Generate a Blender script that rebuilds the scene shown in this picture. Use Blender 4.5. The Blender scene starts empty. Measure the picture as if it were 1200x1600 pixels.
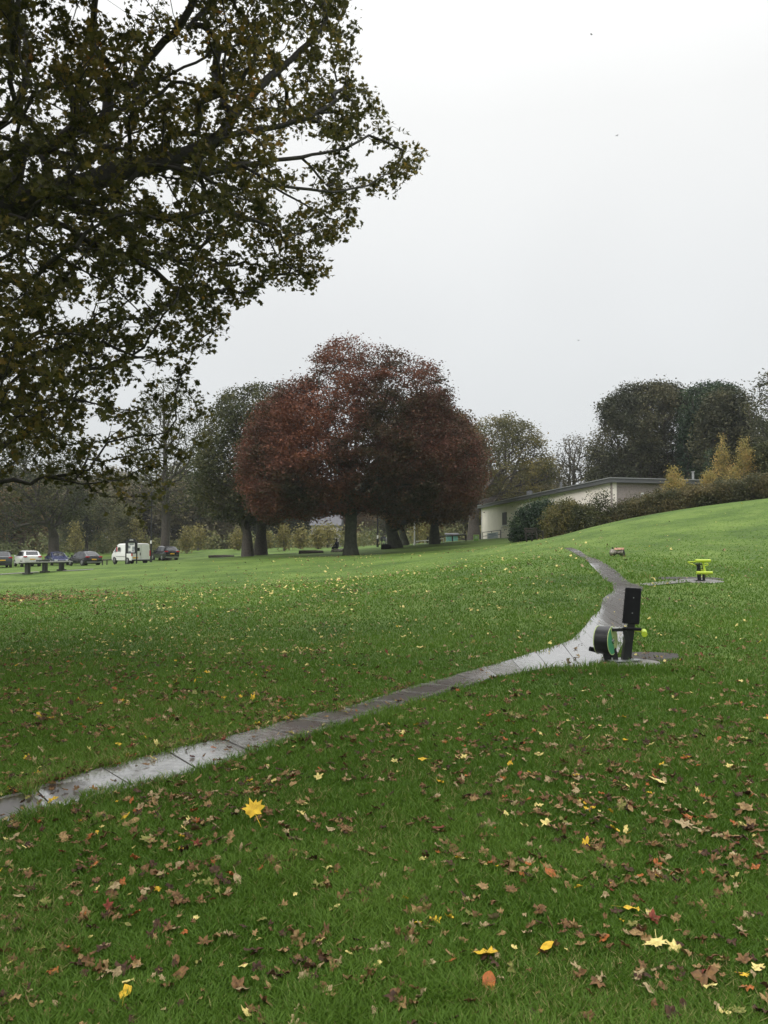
import bpy, bmesh, math, random
import numpy as np
from mathutils import Vector, Matrix

SC = bpy.context.scene
COL = SC.collection
R = math.radians
rng = np.random.default_rng(7)
random.seed(7)

# ------------------------------------------------------------------ camera
CAMZ = 1.7
FPX = 1256.0            # focal length in photo pixels (1200 x 1600)
PITCH = R(2.64)
cam = bpy.data.cameras.new("camera")
camo = bpy.data.objects.new("camera", cam)
COL.objects.link(camo)
camo.location = (0, 0, CAMZ)
camo.rotation_euler = (R(90) + PITCH, 0, 0)
cam.sensor_fit = 'VERTICAL'
cam.sensor_height = 32
cam.lens = 32 * FPX / 1600
cam.clip_start = 0.05
cam.clip_end = 3000
SC.camera = camo

# ------------------------------------------------------------------ sky (overcast) and soft sun
SUN_DIR = Vector((-0.66, -0.50, 0.68)).normalized()      # towards the sun, behind the cloud
SUN_EL, SUN_ROT = math.asin(SUN_DIR.z), math.atan2(SUN_DIR.x, SUN_DIR.y)
w = bpy.data.worlds.new("World")
SC.world = w
w.use_nodes = True
nt = w.node_tree
for n in list(nt.nodes):
    nt.nodes.remove(n)
N = nt.nodes.new
out = N('ShaderNodeOutputWorld')
sky = N('ShaderNodeTexSky'); sky.sky_type = 'NISHITA'; sky.sun_disc = False
sky.sun_elevation = SUN_EL; sky.sun_rotation = SUN_ROT; sky.dust_density = 6; sky.air_density = 1.5
hs = N('ShaderNodeHueSaturation'); hs.inputs['Saturation'].default_value = 0.25
nt.links.new(sky.outputs[0], hs.inputs['Color'])
bg1 = N('ShaderNodeBackground'); bg1.inputs['Strength'].default_value = 0.08
nt.links.new(hs.outputs[0], bg1.inputs['Color'])
tc = N('ShaderNodeTexCoord'); sx = N('ShaderNodeSeparateXYZ')
nt.links.new(tc.outputs['Generated'], sx.inputs[0])
rp = N('ShaderNodeValToRGB')
nt.links.new(sx.outputs['Z'], rp.inputs['Fac'])
els = rp.color_ramp.elements
els[0].position = 0.0; els[0].color = (0.73, 0.755, 0.77, 1)
els[1].position = 1.0; els[1].color = (2.9, 2.9, 2.9, 1)
for p, c in ((0.12, (0.77, 0.80, 0.815, 1)), (0.3, (0.86, 0.88, 0.89, 1)), (0.48, (0.97, 0.98, 0.975, 1)), (0.6, (1.15, 1.16, 1.15, 1)), (0.75, (2.1, 2.1, 2.1, 1))):
    e = els.new(p); e.color = c
nz = N('ShaderNodeTexNoise'); nz.inputs['Scale'].default_value = 1.6; nz.inputs['Detail'].default_value = 3
nt.links.new(tc.outputs['Generated'], nz.inputs['Vector'])
mp = N('ShaderNodeMapRange'); mp.inputs[3].default_value = 0.95; mp.inputs[4].default_value = 1.05
mp.inputs[1].default_value = 0.3; mp.inputs[2].default_value = 0.7
nt.links.new(nz.outputs['Fac'], mp.inputs[0])
vm = N('ShaderNodeVectorMath'); vm.operation = 'SCALE'
nt.links.new(rp.outputs[0], vm.inputs[0]); nt.links.new(mp.outputs[0], vm.inputs['Scale'])
bg2 = N('ShaderNodeBackground'); bg2.inputs['Strength'].default_value = 1.0
nt.links.new(vm.outputs[0], bg2.inputs['Color'])
mx = N('ShaderNodeMixShader'); mx.inputs[0].default_value = 0.93
nt.links.new(bg1.outputs[0], mx.inputs[1]); nt.links.new(bg2.outputs[0], mx.inputs[2])
nt.links.new(mx.outputs[0], out.inputs['Surface'])

sl = bpy.data.lights.new("sun", 'SUN'); sl.energy = 1.5; sl.angle = R(25); sl.color = (1.0, 0.97, 0.93)
so = bpy.data.objects.new("sun", sl); COL.objects.link(so)
so.rotation_euler = SUN_DIR.to_track_quat('Z', 'Y').to_euler()
so.location = (0, -20, 60)

SC.view_settings.view_transform = 'Standard'
SC.view_settings.look = 'None'
SC.view_settings.exposure = 0.0
SC.view_settings.gamma = 1.0
SC.render.engine = 'CYCLES'
SC.cycles.max_bounces = 6
SC.cycles.diffuse_bounces = 3
SC.cycles.transmission_bounces = 4
SC.cycles.transparent_max_bounces = 8
SC.cycles.volume_bounces = 0
SC.cycles.use_denoising = True

# ------------------------------------------------------------------ projection helpers (photo pixel + distance -> place)
CP, SP = math.cos(PITCH), math.sin(PITCH)
def ray(px, py):
    dx = (px - 600) / FPX; dz = -(py - 800) / FPX
    fy = CP - dz * SP; fz = SP + dz * CP
    return dx / fy, fz / fy
def P(px, py, D):
    a, b = ray(px, py)
    return Vector((a * D, D, CAMZ + b * D))
def proj(p):
    """world points n x 3 -> photo pixels and depth"""
    p = np.asarray(p, float)
    X = p[..., 0]; Y = p[..., 1]; Z = p[..., 2] - CAMZ
    dep = Y * CP + Z * SP; up = -Y * SP + Z * CP
    dep = np.where(dep < 0.01, 0.01, dep)
    return 600 + FPX * X / dep, 800 - FPX * up / dep, dep

# ------------------------------------------------------------------ terrain
_c = []
for px, py, D in [
    (10, 886, 83), (50, 885, 83), (135, 883, 84), (205, 881, 78), (258, 877, 92), (70, 893, 52), (200, 882, 74), (-150, 889, 83),
    (548, 868, 62), (395, 868, 72), (340, 871, 80), (615, 857, 76), (679, 850, 80), (740, 843, 86), (700, 857, 62), (480, 871, 55),
    (340, 859, 115), (150, 866, 120), (30, 868, 120), (560, 855, 120), (640, 850, 110), (600, 852, 200), (300, 856, 200), (100, 860, 200), (-200, 864, 200),
    (835, 851, 52), (752, 843, 90), (820, 843, 70), (800, 852, 50), (893, 858, 34), (965, 868, 32), (895, 870, 28),
    (870, 839, 55), (900, 829, 52), (950, 816, 50), (1000, 807, 48), (1050, 800, 47), (1100, 793, 46), (1150, 787, 45), (1200, 781, 45), (1300, 770, 45),
    (900, 832, 70), (1000, 816, 66), (1100, 806, 62), (1200, 797, 60), (1300, 790, 60), (900, 830, 100), (1000, 822, 100), (1200, 810, 100),
    (980, 915, 20), (1095, 909, 22), (1190, 950, 18), (1190, 880, 28), (1190, 830, 36), (1050, 840, 36),
    (965, 1040, 11.5), (930, 975, 14.5), (840, 900, 24), (600, 900, 35), (300, 950, 22), (600, 1000, 15), (20, 908, 45), (-100, 950, 24), (300, 895, 44),
]:
    v = P(px, py, D); _c.append((v.x, v.y, v.z))
for x in (-5, 0, 5):
    for y in (-6, 0, 4, 8):
        _c.append((x, y, 0.0 if x < 4 else 0.03))
for x, y, z in [(-40, 0, 0), (40, 0, 1.5), (-40, 30, -.1), (20, 5, .5), (-120, 60, -.2), (120, 60, 9), (-200, 200, 2), (220, 180, 8), (0, 300, 5), (-300, 460, 26), (-150, 470, 30), (0, 480, 26), (120, 480, 24), (260, 420, 26), (-150, 330, 12), (100, 330, 10), (-150, -100, 0), (150, -100, 2), (0, -40, 0)]:
    _c.append((x, y, z))
_c = np.array(_c)
_S = 10.0
def _phi(r2):
    return np.where(r2 > 1e-12, 0.5 * r2 * np.log(np.maximum(r2, 1e-12)), 0.0)
_A = _c[:, :2] / _S
_n = len(_A)
_K = _phi(((_A[:, None] - _A[None]) ** 2).sum(-1)) + np.eye(_n) * 0.15
_Pm = np.hstack([np.ones((_n, 1)), _A])
_M = np.block([[_K, _Pm], [_Pm.T, np.zeros((3, 3))]])
_sol = np.linalg.solve(_M, np.concatenate([_c[:, 2], np.zeros(3)]))
def hz(x, y):
    x = np.atleast_1d(np.asarray(x, float)); y = np.atleast_1d(np.asarray(y, float))
    shp = x.shape
    q = np.stack([x.ravel(), y.ravel()], 1)
    r = np.hypot(q[:, 0], q[:, 1])
    k = np.minimum(1, 500 / np.maximum(r, 1e-6))
    qq = q * k[:, None] / _S
    o = np.empty(len(q))
    for i in range(0, len(q), 50000):
        s = qq[i:i + 50000]
        o[i:i + 50000] = _phi(((s[:, None] - _A[None]) ** 2).sum(-1)) @ _sol[:_n] + _sol[_n] + s @ _sol[_n + 1:]
    return o.reshape(shp)
def h1(x, y):
    return float(hz([x], [y])[0])
def G(px, D, py=862):
    a, b = ray(px, py)
    x = a * D
    return Vector((x, D, h1(x, D)))
def GR(px, py):
    """where the line of sight meets the ground"""
    a, b = ray(px, py)
    ds = np.concatenate([np.arange(1.5, 20, .1), np.arange(20, 140, .5)])
    g = CAMZ + b * ds - hz(a * ds, ds)
    i = int(np.argmax(g < 0)) if (g < 0).any() else len(ds) - 1
    if i == 0: i = 1
    d0, d1 = ds[i - 1], ds[i]; t = g[i - 1] / max(1e-9, g[i - 1] - g[i]); t = min(max(t, 0), 1)
    d = d0 + (d1 - d0) * t
    return Vector((a * d, d, h1(a * d, d)))

# ------------------------------------------------------------------ noise in numpy
def _hash(i, j, k, s):
    h = (i * 374761393 + j * 668265263 + k * 2147483647 + s * 974711) & 0xffffffff
    h = ((h ^ (h >> 13)) * 1274126177) & 0xffffffff
    return ((h ^ (h >> 16)) & 0xffff) / 65535.0
def noise3(p, s=0):
    p = np.asarray(p, float); f = np.floor(p).astype(np.int64); t = p - f; t = t * t * (3 - 2 * t)
    r = 0
    for a in (0, 1):
        for b in (0, 1):
            for c in (0, 1):
                wgt = (t[:, 0] if a else 1 - t[:, 0]) * (t[:, 1] if b else 1 - t[:, 1]) * (t[:, 2] if c else 1 - t[:, 2])
                r = r + wgt * _hash(f[:, 0] + a, f[:, 1] + b, f[:, 2] + c, s)
    return r
def noise2(x, y, sc, s=0):
    x = np.asarray(x, float).ravel(); y = np.asarray(y, float).ravel()
    return noise3(np.stack([x / sc + 100, y / sc + 100, np.zeros_like(x)], 1), s)

def inpoly(x, y, poly):
    poly = np.asarray(poly, float); x = np.asarray(x); y = np.asarray(y)
    c = np.zeros(x.shape, bool)
    j = len(poly) - 1
    for i in range(len(poly)):
        xi, yi = poly[i]; xj, yj = poly[j]
        if yi != yj:
            m = ((yi > y) != (yj > y)) & (x < (xj - xi) * (y - yi) / (yj - yi) + xi)
            c ^= m
        j = i
    return c
def edgedist(x, y, poly):
    poly = np.asarray(poly, float); d = np.full(x.shape, 1e9)
    for i in range(len(poly)):
        a = poly[i - 1]; b = poly[i]; ab = b - a; L = (ab ** 2).sum() + 1e-9
        t = np.clip(((x - a[0]) * ab[0] + (y - a[1]) * ab[1]) / L, 0, 1)
        d = np.minimum(d, np.hypot(x - a[0] - t * ab[0], y - a[1] - t * ab[1]))
    return d

# ------------------------------------------------------------------ objects, tags, meshes
def tag(o, label=None, cat=None, group=None, kind=None):
    if label: o['label'] = label
    if cat: o['category'] = cat
    if group: o['group'] = group
    if kind: o['kind'] = kind
    return o
def empty(name, loc, label=None, cat=None, group=None, rz=0.0):
    o = bpy.data.objects.new(name, None); COL.objects.link(o)
    o.location = loc; o.rotation_euler = (0, 0, rz)
    o.empty_display_size = 0.2
    return tag(o, label, cat, group)
def np_mesh(name, V, F, mat, smooth=False, attr=None):
    """V n x 3, F list of (k-gon index arrays)"""
    me = bpy.data.meshes.new(name)
    V = np.asarray(V, np.float32)
    if not isinstance(F, list): F = [F]
    F = [np.asarray(f, np.int32) for f in F if len(f)]
    loops = np.concatenate([f.ravel() for f in F]) if F else np.zeros(0, np.int32)
    tot = np.concatenate([np.full(len(f), f.shape[1], np.int32) for f in F])
    st = np.concatenate([[0], np.cumsum(tot)[:-1]]).astype(np.int32)
    me.vertices.add(len(V)); me.vertices.foreach_set('co', V.ravel())
    me.loops.add(len(loops)); me.loops.foreach_set('vertex_index', loops)
    me.polygons.add(len(tot)); me.polygons.foreach_set('loop_start', st); me.polygons.foreach_set('loop_total', tot)
    me.polygons.foreach_set('use_smooth', np.full(len(tot), bool(smooth)))
    if attr is not None:
        at = me.attributes.new('v', 'FLOAT', 'POINT'); at.data.foreach_set('value', np.asarray(attr, np.float32))
    me.update(calc_edges=True)
    me.materials.append(mat)
    return me
def link(name, me, parent=None, loc=None):
    o = bpy.data.objects.new(name, me); COL.objects.link(o)
    if parent is not None: o.parent = parent
    if loc is not None: o.location = loc
    return o

class MB:
    """collects shapes, links them as one mesh object"""
    def __init__(s): s.v = []; s.f = []
    def add(s, V, F):
        b = len(s.v); s.v += [tuple(p) for p in V]; s.f += [tuple(b + i for i in f) for f in F]; return s
    def box(s, c, size, rz=0, M=None, bevel=0.0):
        hx, hy, hz_ = size[0] / 2, size[1] / 2, size[2] / 2
        bm = bmesh.new(); bmesh.ops.create_cube(bm, size=1)
        for v in bm.verts: v.co = Vector((v.co.x * size[0], v.co.y * size[1], v.co.z * size[2]))
        if bevel > 0: bmesh.ops.bevel(bm, geom=bm.edges[:], offset=bevel, segments=2, affect='EDGES')
        mt = Matrix.Translation(c) @ (M if M is not None else Matrix.Rotation(rz, 4, 'Z'))
        bm.verts.index_update()
        s.add([mt @ v.co for v in bm.verts], [[v.index for v in f.verts] for f in bm.faces]); bm.free(); return s
    def tube(s, p0, p1, r0, r1=None, n=10):
        r1 = r0 if r1 is None else r1
        p0 = Vector(p0); p1 = Vector(p1); d = (p1 - p0).normalized()
        u = d.cross(Vector((0, 0, 1)) if abs(d.z) < .9 else Vector((1, 0, 0))).normalized(); w_ = d.cross(u)
        V = []
        for p, r in ((p0, r0), (p1, r1)):
            for i in range(n):
                a = 2 * math.pi * i / n; V.append(p + (u * math.cos(a) + w_ * math.sin(a)) * r)
        F = [(i, (i + 1) % n, n + (i + 1) % n, n + i) for i in range(n)]
        F += [tuple(reversed(range(n))), tuple(range(n, 2 * n))]
        return s.add(V, F)
    def path(s, pts, r, n=8):
        for a, b in zip(pts[:-1], pts[1:]): s.tube(a, b, r, r, n)
        return s
    def quad(s, a, b, c, d): return s.add([a, b, c, d], [(0, 1, 2, 3)])
    def slab(s, pts, n, t):
        """flat polygon pts given thickness t along n"""
        n = Vector(n).normalized() * t; k = len(pts)
        V = [Vector(p) for p in pts] + [Vector(p) - n for p in pts]
        F = [tuple(range(k)), tuple(reversed(range(k, 2 * k)))] + [(i, i + k, (i + 1) % k + k, (i + 1) % k) for i in range(k)]
        return s.add(V, F)
    def build(s, name, mat, parent=None, smooth=False, world=False, angle=35):
        me = bpy.data.meshes.new(name)
        off = Vector((0, 0, 0))
        if world and parent is not None:
            off = Vector(parent.location)
            if parent.parent is not None: off = off + Vector(parent.parent.location)
        me.from_pydata([tuple(Vector(p) - off) for p in s.v], [], s.f)
        me.materials.append(mat)
        bm = bmesh.new(); bm.from_mesh(me); bmesh.ops.recalc_face_normals(bm, faces=bm.faces[:]); bm.to_mesh(me); bm.free()
        if smooth:
            for p in me.polygons: p.use_smooth = True
            try: me.set_sharp_from_angle(angle=R(angle))
            except Exception: pass
        return link(name, me, parent)
def copy_tree(o, parent=None):
    c = o.copy(); COL.objects.link(c)
    if parent is not None: c.parent = parent
    for ch in [k for k in bpy.data.objects if k.parent == o and k != c]:
        copy_tree(ch, c)
    return c

# ------------------------------------------------------------------ materials
def mat(name, col, rough=0.6, metal=0.0, noise=0.0, nscale=5.0, bump=0.0, spec=0.5, coat=0.0, dark=None, detail=5, bscale=None):
    m = bpy.data.materials.new(name); m.use_nodes = True
    t = m.node_tree; b = t.nodes['Principled BSDF']
    b.inputs['Base Color'].default_value = (*col, 1); b.inputs['Roughness'].default_value = rough
    b.inputs['Metallic'].default_value = metal; b.inputs['Specular IOR Level'].default_value = spec
    if coat: b.inputs['Coat Weight'].default_value = coat
    if noise or bump:
        tcn = t.nodes.new('ShaderNodeTexCoord'); nn = t.nodes.new('ShaderNodeTexNoise')
        nn.inputs['Scale'].default_value = nscale; nn.inputs['Detail'].default_value = detail; nn.inputs['Roughness'].default_value = .65
        t.links.new(tcn.outputs['Object'], nn.inputs['Vector'])
        if noise:
            r_ = t.nodes.new('ShaderNodeValToRGB')
            dk = dark if dark else tuple(c * (1 - noise) for c in col)
            lt = tuple(min(1, c * (1 + noise * .6)) for c in col)
            r_.color_ramp.elements[0].position = .32; r_.color_ramp.elements[0].color = (*dk, 1)
            r_.color_ramp.elements[1].position = .68; r_.color_ramp.elements[1].color = (*lt, 1)
            t.links.new(nn.outputs['Fac'], r_.inputs['Fac']); t.links.new(r_.outputs[0], b.inputs['Base Color'])
        if bump:
            n2 = nn
            if bscale:
                n2 = t.nodes.new('ShaderNodeTexNoise'); n2.inputs['Scale'].default_value = bscale; n2.inputs['Detail'].default_value = 6
                t.links.new(tcn.outputs['Object'], n2.inputs['Vector'])
            bp = t.nodes.new('ShaderNodeBump'); bp.inputs['Strength'].default_value = bump; bp.inputs['Distance'].default_value = .03
            t.links.new(n2.outputs['Fac'], bp.inputs['Height']); t.links.new(bp.outputs[0], b.inputs['Normal'])
    return m
def leafmat(name, stops, rough=0.55, trans=0.3, spec=0.3):
    """stops: [(pos, rgb)] read by the per-leaf value 'v'"""
    m = bpy.data.materials.new(name); m.use_nodes = True
    t = m.node_tree; b = t.nodes['Principled BSDF']; o = t.nodes['Material Output']
    a = t.nodes.new('ShaderNodeAttribute'); a.attribute_name = 'v'
    r_ = t.nodes.new('ShaderNodeValToRGB'); e = r_.color_ramp.elements
    e[0].position, e[0].color = stops[0][0], (*stops[0][1], 1)
    e[1].position, e[1].color = stops[-1][0], (*stops[-1][1], 1)
    for p, c in stops[1:-1]:
        k = e.new(p); k.color = (*c, 1)
    t.links.new(a.outputs['Fac'], r_.inputs['Fac']); t.links.new(r_.outputs[0], b.inputs['Base Color'])
    b.inputs['Roughness'].default_value = rough; b.inputs['Specular IOR Level'].default_value = spec
    tr = t.nodes.new('ShaderNodeBsdfTranslucent'); t.links.new(r_.outputs[0], tr.inputs['Color'])
    mxs = t.nodes.new('ShaderNodeMixShader'); mxs.inputs[0].default_value = trans
    t.links.new(b.outputs[0], mxs.inputs[1]); t.links.new(tr.outputs[0], mxs.inputs[2]); t.links.new(mxs.outputs[0], o.inputs['Surface'])
    return m

M = {}
M['bark'] = mat('bark', (0.062, 0.052, 0.042), .85, noise=.5, nscale=7, bump=.8, bscale=18)
M['bark_green'] = mat('bark_green', (0.05, 0.055, 0.035), .85, noise=.5, nscale=4, bump=.8, bscale=12)
M['bark_pale'] = mat('bark_pale', (0.16, 0.15, 0.12), .8, noise=.4, nscale=5)
M['bark_near'] = mat('bark_near', (0.038, 0.033, 0.027), .7, noise=.5, nscale=6, bump=.7, bscale=25)
M['black'] = mat('black_paint', (0.012, 0.012, 0.014), .35, noise=.2, nscale=30, bump=.05)
M['black_matte'] = mat('black_matte', (0.010, 0.010, 0.012), .75, noise=.3, nscale=12, spec=.2, bump=.15)
M['dark_wood'] = mat('dark_wood', (0.022, 0.017, 0.014), .7, noise=.4, nscale=15, bump=.3)
M['lime'] = mat('lime_paint', (0.52, 0.66, 0.05), .4, noise=.12, nscale=20)
M['lime_pale'] = mat('pale_lime_paint', (0.5, 0.6, 0.25), .4, noise=.1, nscale=20)
M['green_disc'] = mat('green_disc', (0.08, 0.33, 0.16), .4, noise=.1, nscale=20)
M['steel'] = mat('galvanised_steel', (0.45, 0.46, 0.46), .35, metal=.7, noise=.3, nscale=20)
M['white'] = mat('white_paint', (0.72, 0.72, 0.70), .35, noise=.06, nscale=6)
M['glass'] = mat('dark_glass', (0.01, 0.012, 0.014), .06, spec=.8)
M['tyre'] = mat('tyre_rubber', (0.014, 0.014, 0.014), .8)
M['rim'] = mat('alloy_rim', (0.35, 0.35, 0.36), .3, metal=.8)
M['red_light'] = mat('red_lamp', (0.45, 0.012, 0.015), .2)
M['clear_light'] = mat('clear_lamp', (0.65, 0.66, 0.68), .12)
M['plate_y'] = mat('yellow_plate', (0.75, 0.42, 0.03), .4)
M['plate_w'] = mat('white_plate', (0.7, 0.7, 0.66), .4)
M['plastic'] = mat('dark_plastic', (0.022, 0.022, 0.024), .6)

# ------------------------------------------------------------------ ground
def axis(lo, hi, f0, f1, step, grow=1.12):
    a = list(np.arange(f0, f1 + 1e-6, step)); s = step
    while a[-1] < hi: s *= grow; a.append(min(hi, a[-1] + s))
    s = step
    while a[0] > lo: s *= grow; a.insert(0, max(lo, a[0] - s))
    return np.array(a)
gx = axis(-650, 650, -16, 24, .4, 1.07); gy = axis(-140, 700, -2, 62, .4, 1.07)
XX, YY = np.meshgrid(gx, gy)
ZZ = hz(XX, YY)
nx, ny = len(gx), len(gy)
ii = (np.arange(ny - 1)[:, None] * nx + np.arange(nx - 1)[None]).ravel()
FQ = np.stack([ii, ii + 1, ii + nx + 1, ii + nx], 1)
gm = bpy.data.materials.new('grass_ground'); gm.use_nodes = True
t = gm.node_tree; b = t.nodes['Principled BSDF']; b.inputs['Roughness'].default_value = .8; b.inputs['Specular IOR Level'].default_value = .25
tcn = t.nodes.new('ShaderNodeTexCoord')
def nno(scale, det=5, rg=.6):
    n = t.nodes.new('ShaderNodeTexNoise'); n.inputs['Scale'].default_value = scale; n.inputs['Detail'].default_value = det; n.inputs['Roughness'].default_value = rg
    t.links.new(tcn.outputs['Object'], n.inputs['Vector']); return n
n1 = nno(.35, 6, .7); n2 = nno(5, 10, .85); n3 = nno(60, 4, .7); n4 = nno(1.3, 5, .65)
r1 = t.nodes.new('ShaderNodeValToRGB'); e = r1.color_ramp.elements
e[0].position = .38; e[0].color = (0.036, 0.078, 0.010, 1); e[1].position = .60; e[1].color = (0.140, 0.212, 0.038, 1)
k = e.new(.49); k.color = (0.084, 0.145, 0.020, 1)
ad = t.nodes.new('ShaderNodeMath'); ad.operation = 'MULTIPLY_ADD'; ad.inputs[1].default_value = .45
t.links.new(n2.outputs['Fac'], ad.inputs[0])
m2 = t.nodes.new('ShaderNodeMath'); m2.operation = 'MULTIPLY'; m2.inputs[1].default_value = .55; t.links.new(n1.outputs['Fac'], m2.inputs[0])
t.links.new(m2.outputs[0], ad.inputs[2]); t.links.new(ad.outputs[0], r1.inputs['Fac'])
# thatch and soil flecks
r2 = t.nodes.new('ShaderNodeValToRGB'); e = r2.color_ramp.elements
e[0].position = .56; e[0].color = (0, 0, 0, 1); e[1].position = .74; e[1].color = (.6, .6, .6, 1)
t.links.new(n4.outputs['Fac'], r2.inputs['Fac'])
mm = t.nodes.new('ShaderNodeMix'); mm.data_type = 'RGBA'
t.links.new(r2.outputs[0], mm.inputs[0]); t.links.new(r1.outputs[0], mm.inputs[6]); mm.inputs[7].default_value = (0.095, 0.12, 0.026, 1)
t.links.new(mm.outputs[2], b.inputs['Base Color'])
bp = t.nodes.new('ShaderNodeBump'); bp.inputs['Strength'].default_value = .5; bp.inputs['Distance'].default_value = .05
mx2 = t.nodes.new('ShaderNodeMath'); mx2.operation = 'ADD'; t.links.new(n2.outputs['Fac'], mx2.inputs[0]); t.links.new(n3.outputs['Fac'], mx2.inputs[1])
t.links.new(mx2.outputs[0], bp.inputs['Height']); t.links.new(bp.outputs[0], b.inputs['Normal'])
ground = link('ground', np_mesh('ground', np.stack([XX.ravel(), YY.ravel(), ZZ.ravel()], 1), FQ, gm, smooth=True))
tag(ground, 'grass covered park field rising to a hill on the right', kind='structure')

# ------------------------------------------------------------------ paved path
left = [(-200, 1330), (-90, 1290), (0, 1252), (65, 1232), (165, 1203), (270, 1175), (380, 1150), (450, 1128), (560, 1103), (650, 1073), (758, 1045), (830, 1023), (893, 1003), (915, 980), (925, 965), (938, 955), (942, 937), (959, 924), (957, 914), (943, 905), (937, 898), (923, 884), (913, 874), (897, 864.5), (881, 857)]
right = [(-200, 1370), (-90, 1334), (0, 1292), (105, 1264), (215, 1233), (320, 1205), (430, 1168), (525, 1137), (618, 1107), (713, 1078), (776, 1060), (850, 1047), (925, 1044), (965, 1024), (976, 1000), (982, 980), (988, 958), (996, 940), (1006, 918), (983, 911), (968, 897), (950, 884), (928, 873), (907, 862), (893, 856.5)]
LW = np.array([GR(*p)[:2] for p in left]); RW = np.array([GR(*p)[:2] for p in right])
mud_reflect = [1.2, 1.2, 1.15, .9, .2, .05, .15, .5, .7, .75, .2, 0, 0, .1, .5, .95, 1, .95, .8, .75, .75, .7, .6, .5, .4]  # mud by station; at the near end, the tree's dark reflection painted in
CW = (LW + RW) / 2
seg = np.hypot(*(CW[1:] - CW[:-1]).T); arc = np.concatenate([[0], np.cumsum(seg)])
PATHPOLY = np.vstack([LW, RW[::-1]])
V = []; F = []; AT = []
s = 0.0; tot = arc[-1]
while s < tot - .1:
    L = 0.6; s1 = min(s + L - .014, tot)
    tilt = rng.normal(0, .002, 4)
    for k in range(4):           # four strips per slab so that it follows the ground
        fr_ = (0, .13, .5, .87, 1); a0 = s + (s1 - s) * fr_[k]; a1 = s + (s1 - s) * fr_[k + 1]; slabd = (hash((round(s * 7), 3)) % 100) / 100.0
        base = len(V)
        for j, a in enumerate((a0, a1)):
            l = np.array([np.interp(a, arc, LW[:, c]) for c in (0, 1)]); r_ = np.array([np.interp(a, arc, RW[:, c]) for c in (0, 1)])
            mu = float(np.interp(a, arc, mud_reflect))
            for q in range(5):
                p = l + (r_ - l) * q / 4
                V.append((p[0], p[1], h1(p[0], p[1]) + .028 + tilt[0] * .5 * (q - 2) + tilt[1] + tilt[2] * .4 * (k + j - 2))); AT.append(mu + (.6 * (slabd - .45) if mu < .9 else 0) - (.85 * min(1, mu * 1.2) if (k + j) in (0, 4) or q in (0, 4) else 0))
        for q in range(4):
            F.append((base + q, base + q + 1, base + q + 6, base + q + 5))
    s += L
V = np.array(V); AT = np.array(AT)
nv = len(V)
VB = V.copy(); VB[:, 2] -= .05
F = np.array(F)
# skirts: edges of every strip quad downwards
sk = []
for f in F:
    pass
pm = bpy.data.materials.new('wet_paving'); pm.use_nodes = True
t = pm.node_tree; b = t.nodes['Principled BSDF']
tcn = t.nodes.new('ShaderNodeTexCoord')
at = t.nodes.new('ShaderNodeAttribute'); at.attribute_name = 'v'
a1 = nno(2.2, 6, .7); a2 = nno(14, 5, .7); a3 = nno(1.1, 4, .6); a4 = nno(70, 3, .6)
sm = t.nodes.new('ShaderNodeMath'); sm.operation = 'ADD'; t.links.new(at.outputs['Fac'], sm.inputs[0]); 
sm2 = t.nodes.new('ShaderNodeMath'); sm2.operation = 'MULTIPLY_ADD'; sm2.inputs[1].default_value = 1.3; sm2.inputs[2].default_value = -.65
t.links.new(a1.outputs['Fac'], sm2.inputs[0]); t.links.new(sm2.outputs[0], sm.inputs[1])
mr = t.nodes.new('ShaderNodeMapRange'); mr.inputs[1].default_value = .45; mr.inputs[2].default_value = .7; t.links.new(sm.outputs[0], mr.inputs[0])
cr = t.nodes.new('ShaderNodeValToRGB'); e = cr.color_ramp.elements
e[0].position = .35; e[0].color = (0.16, 0.153, 0.14, 1); e[1].position = .65; e[1].color = (0.32, 0.31, 0.29, 1)
t.links.new(a2.outputs['Fac'], cr.inputs['Fac'])
mc = t.nodes.new('ShaderNodeMix'); mc.data_type = 'RGBA'; t.links.new(mr.outputs[0], mc.inputs[0]); t.links.new(cr.outputs[0], mc.inputs[6]); mc.inputs[7].default_value = (0.040, 0.026, 0.017, 1)
t.links.new(mc.outputs[2], b.inputs['Base Color'])
rr = t.nodes.new('ShaderNodeMapRange'); rr.inputs[1].default_value = .35; rr.inputs[2].default_value = .65; rr.inputs[3].default_value = .02; rr.inputs[4].default_value = .10
t.links.new(a3.outputs['Fac'], rr.inputs[0])
ra = t.nodes.new('ShaderNodeMath'); ra.operation = 'MULTIPLY_ADD'; ra.inputs[1].default_value = .22
t.links.new(mr.outputs[0], ra.inputs[0]); t.links.new(rr.outputs[0], ra.inputs[2]); t.links.new(ra.outputs[0], b.inputs['Roughness'])
bp = t.nodes.new('ShaderNodeBump'); bp.inputs['Strength'].default_value = .05; bp.inputs['Distance'].default_value = .006
t.links.new(a4.outputs['Fac'], bp.inputs['Height']); t.links.new(bp.outputs[0], b.inputs['Normal'])
b.inputs['Specular IOR Level'].default_value = 1.0; b.inputs['Coat Weight'].default_value = .35; b.inputs['Coat Roughness'].default_value = .03
t.links.new(t.nodes['Principled BSDF'].outputs[0], t.nodes['Material Output'].inputs[0])
path_me = np_mesh('path', V, F, pm, attr=AT)
bm = bmesh.new(); bm.from_mesh(path_me)
bmesh.ops.remove_doubles(bm, verts=bm.verts[:], dist=.0005)
res = bmesh.ops.extrude_edge_only(bm, edges=[e_ for e_ in bm.edges if e_.is_boundary])
for v in res['geom']:
    if isinstance(v, bmesh.types.BMVert): v.co.z -= .06
bm.to_mesh(path_me); bm.free()
tag(link('path', path_me), 'narrow wet path of square paving slabs crossing the grass', kind='structure')
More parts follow.
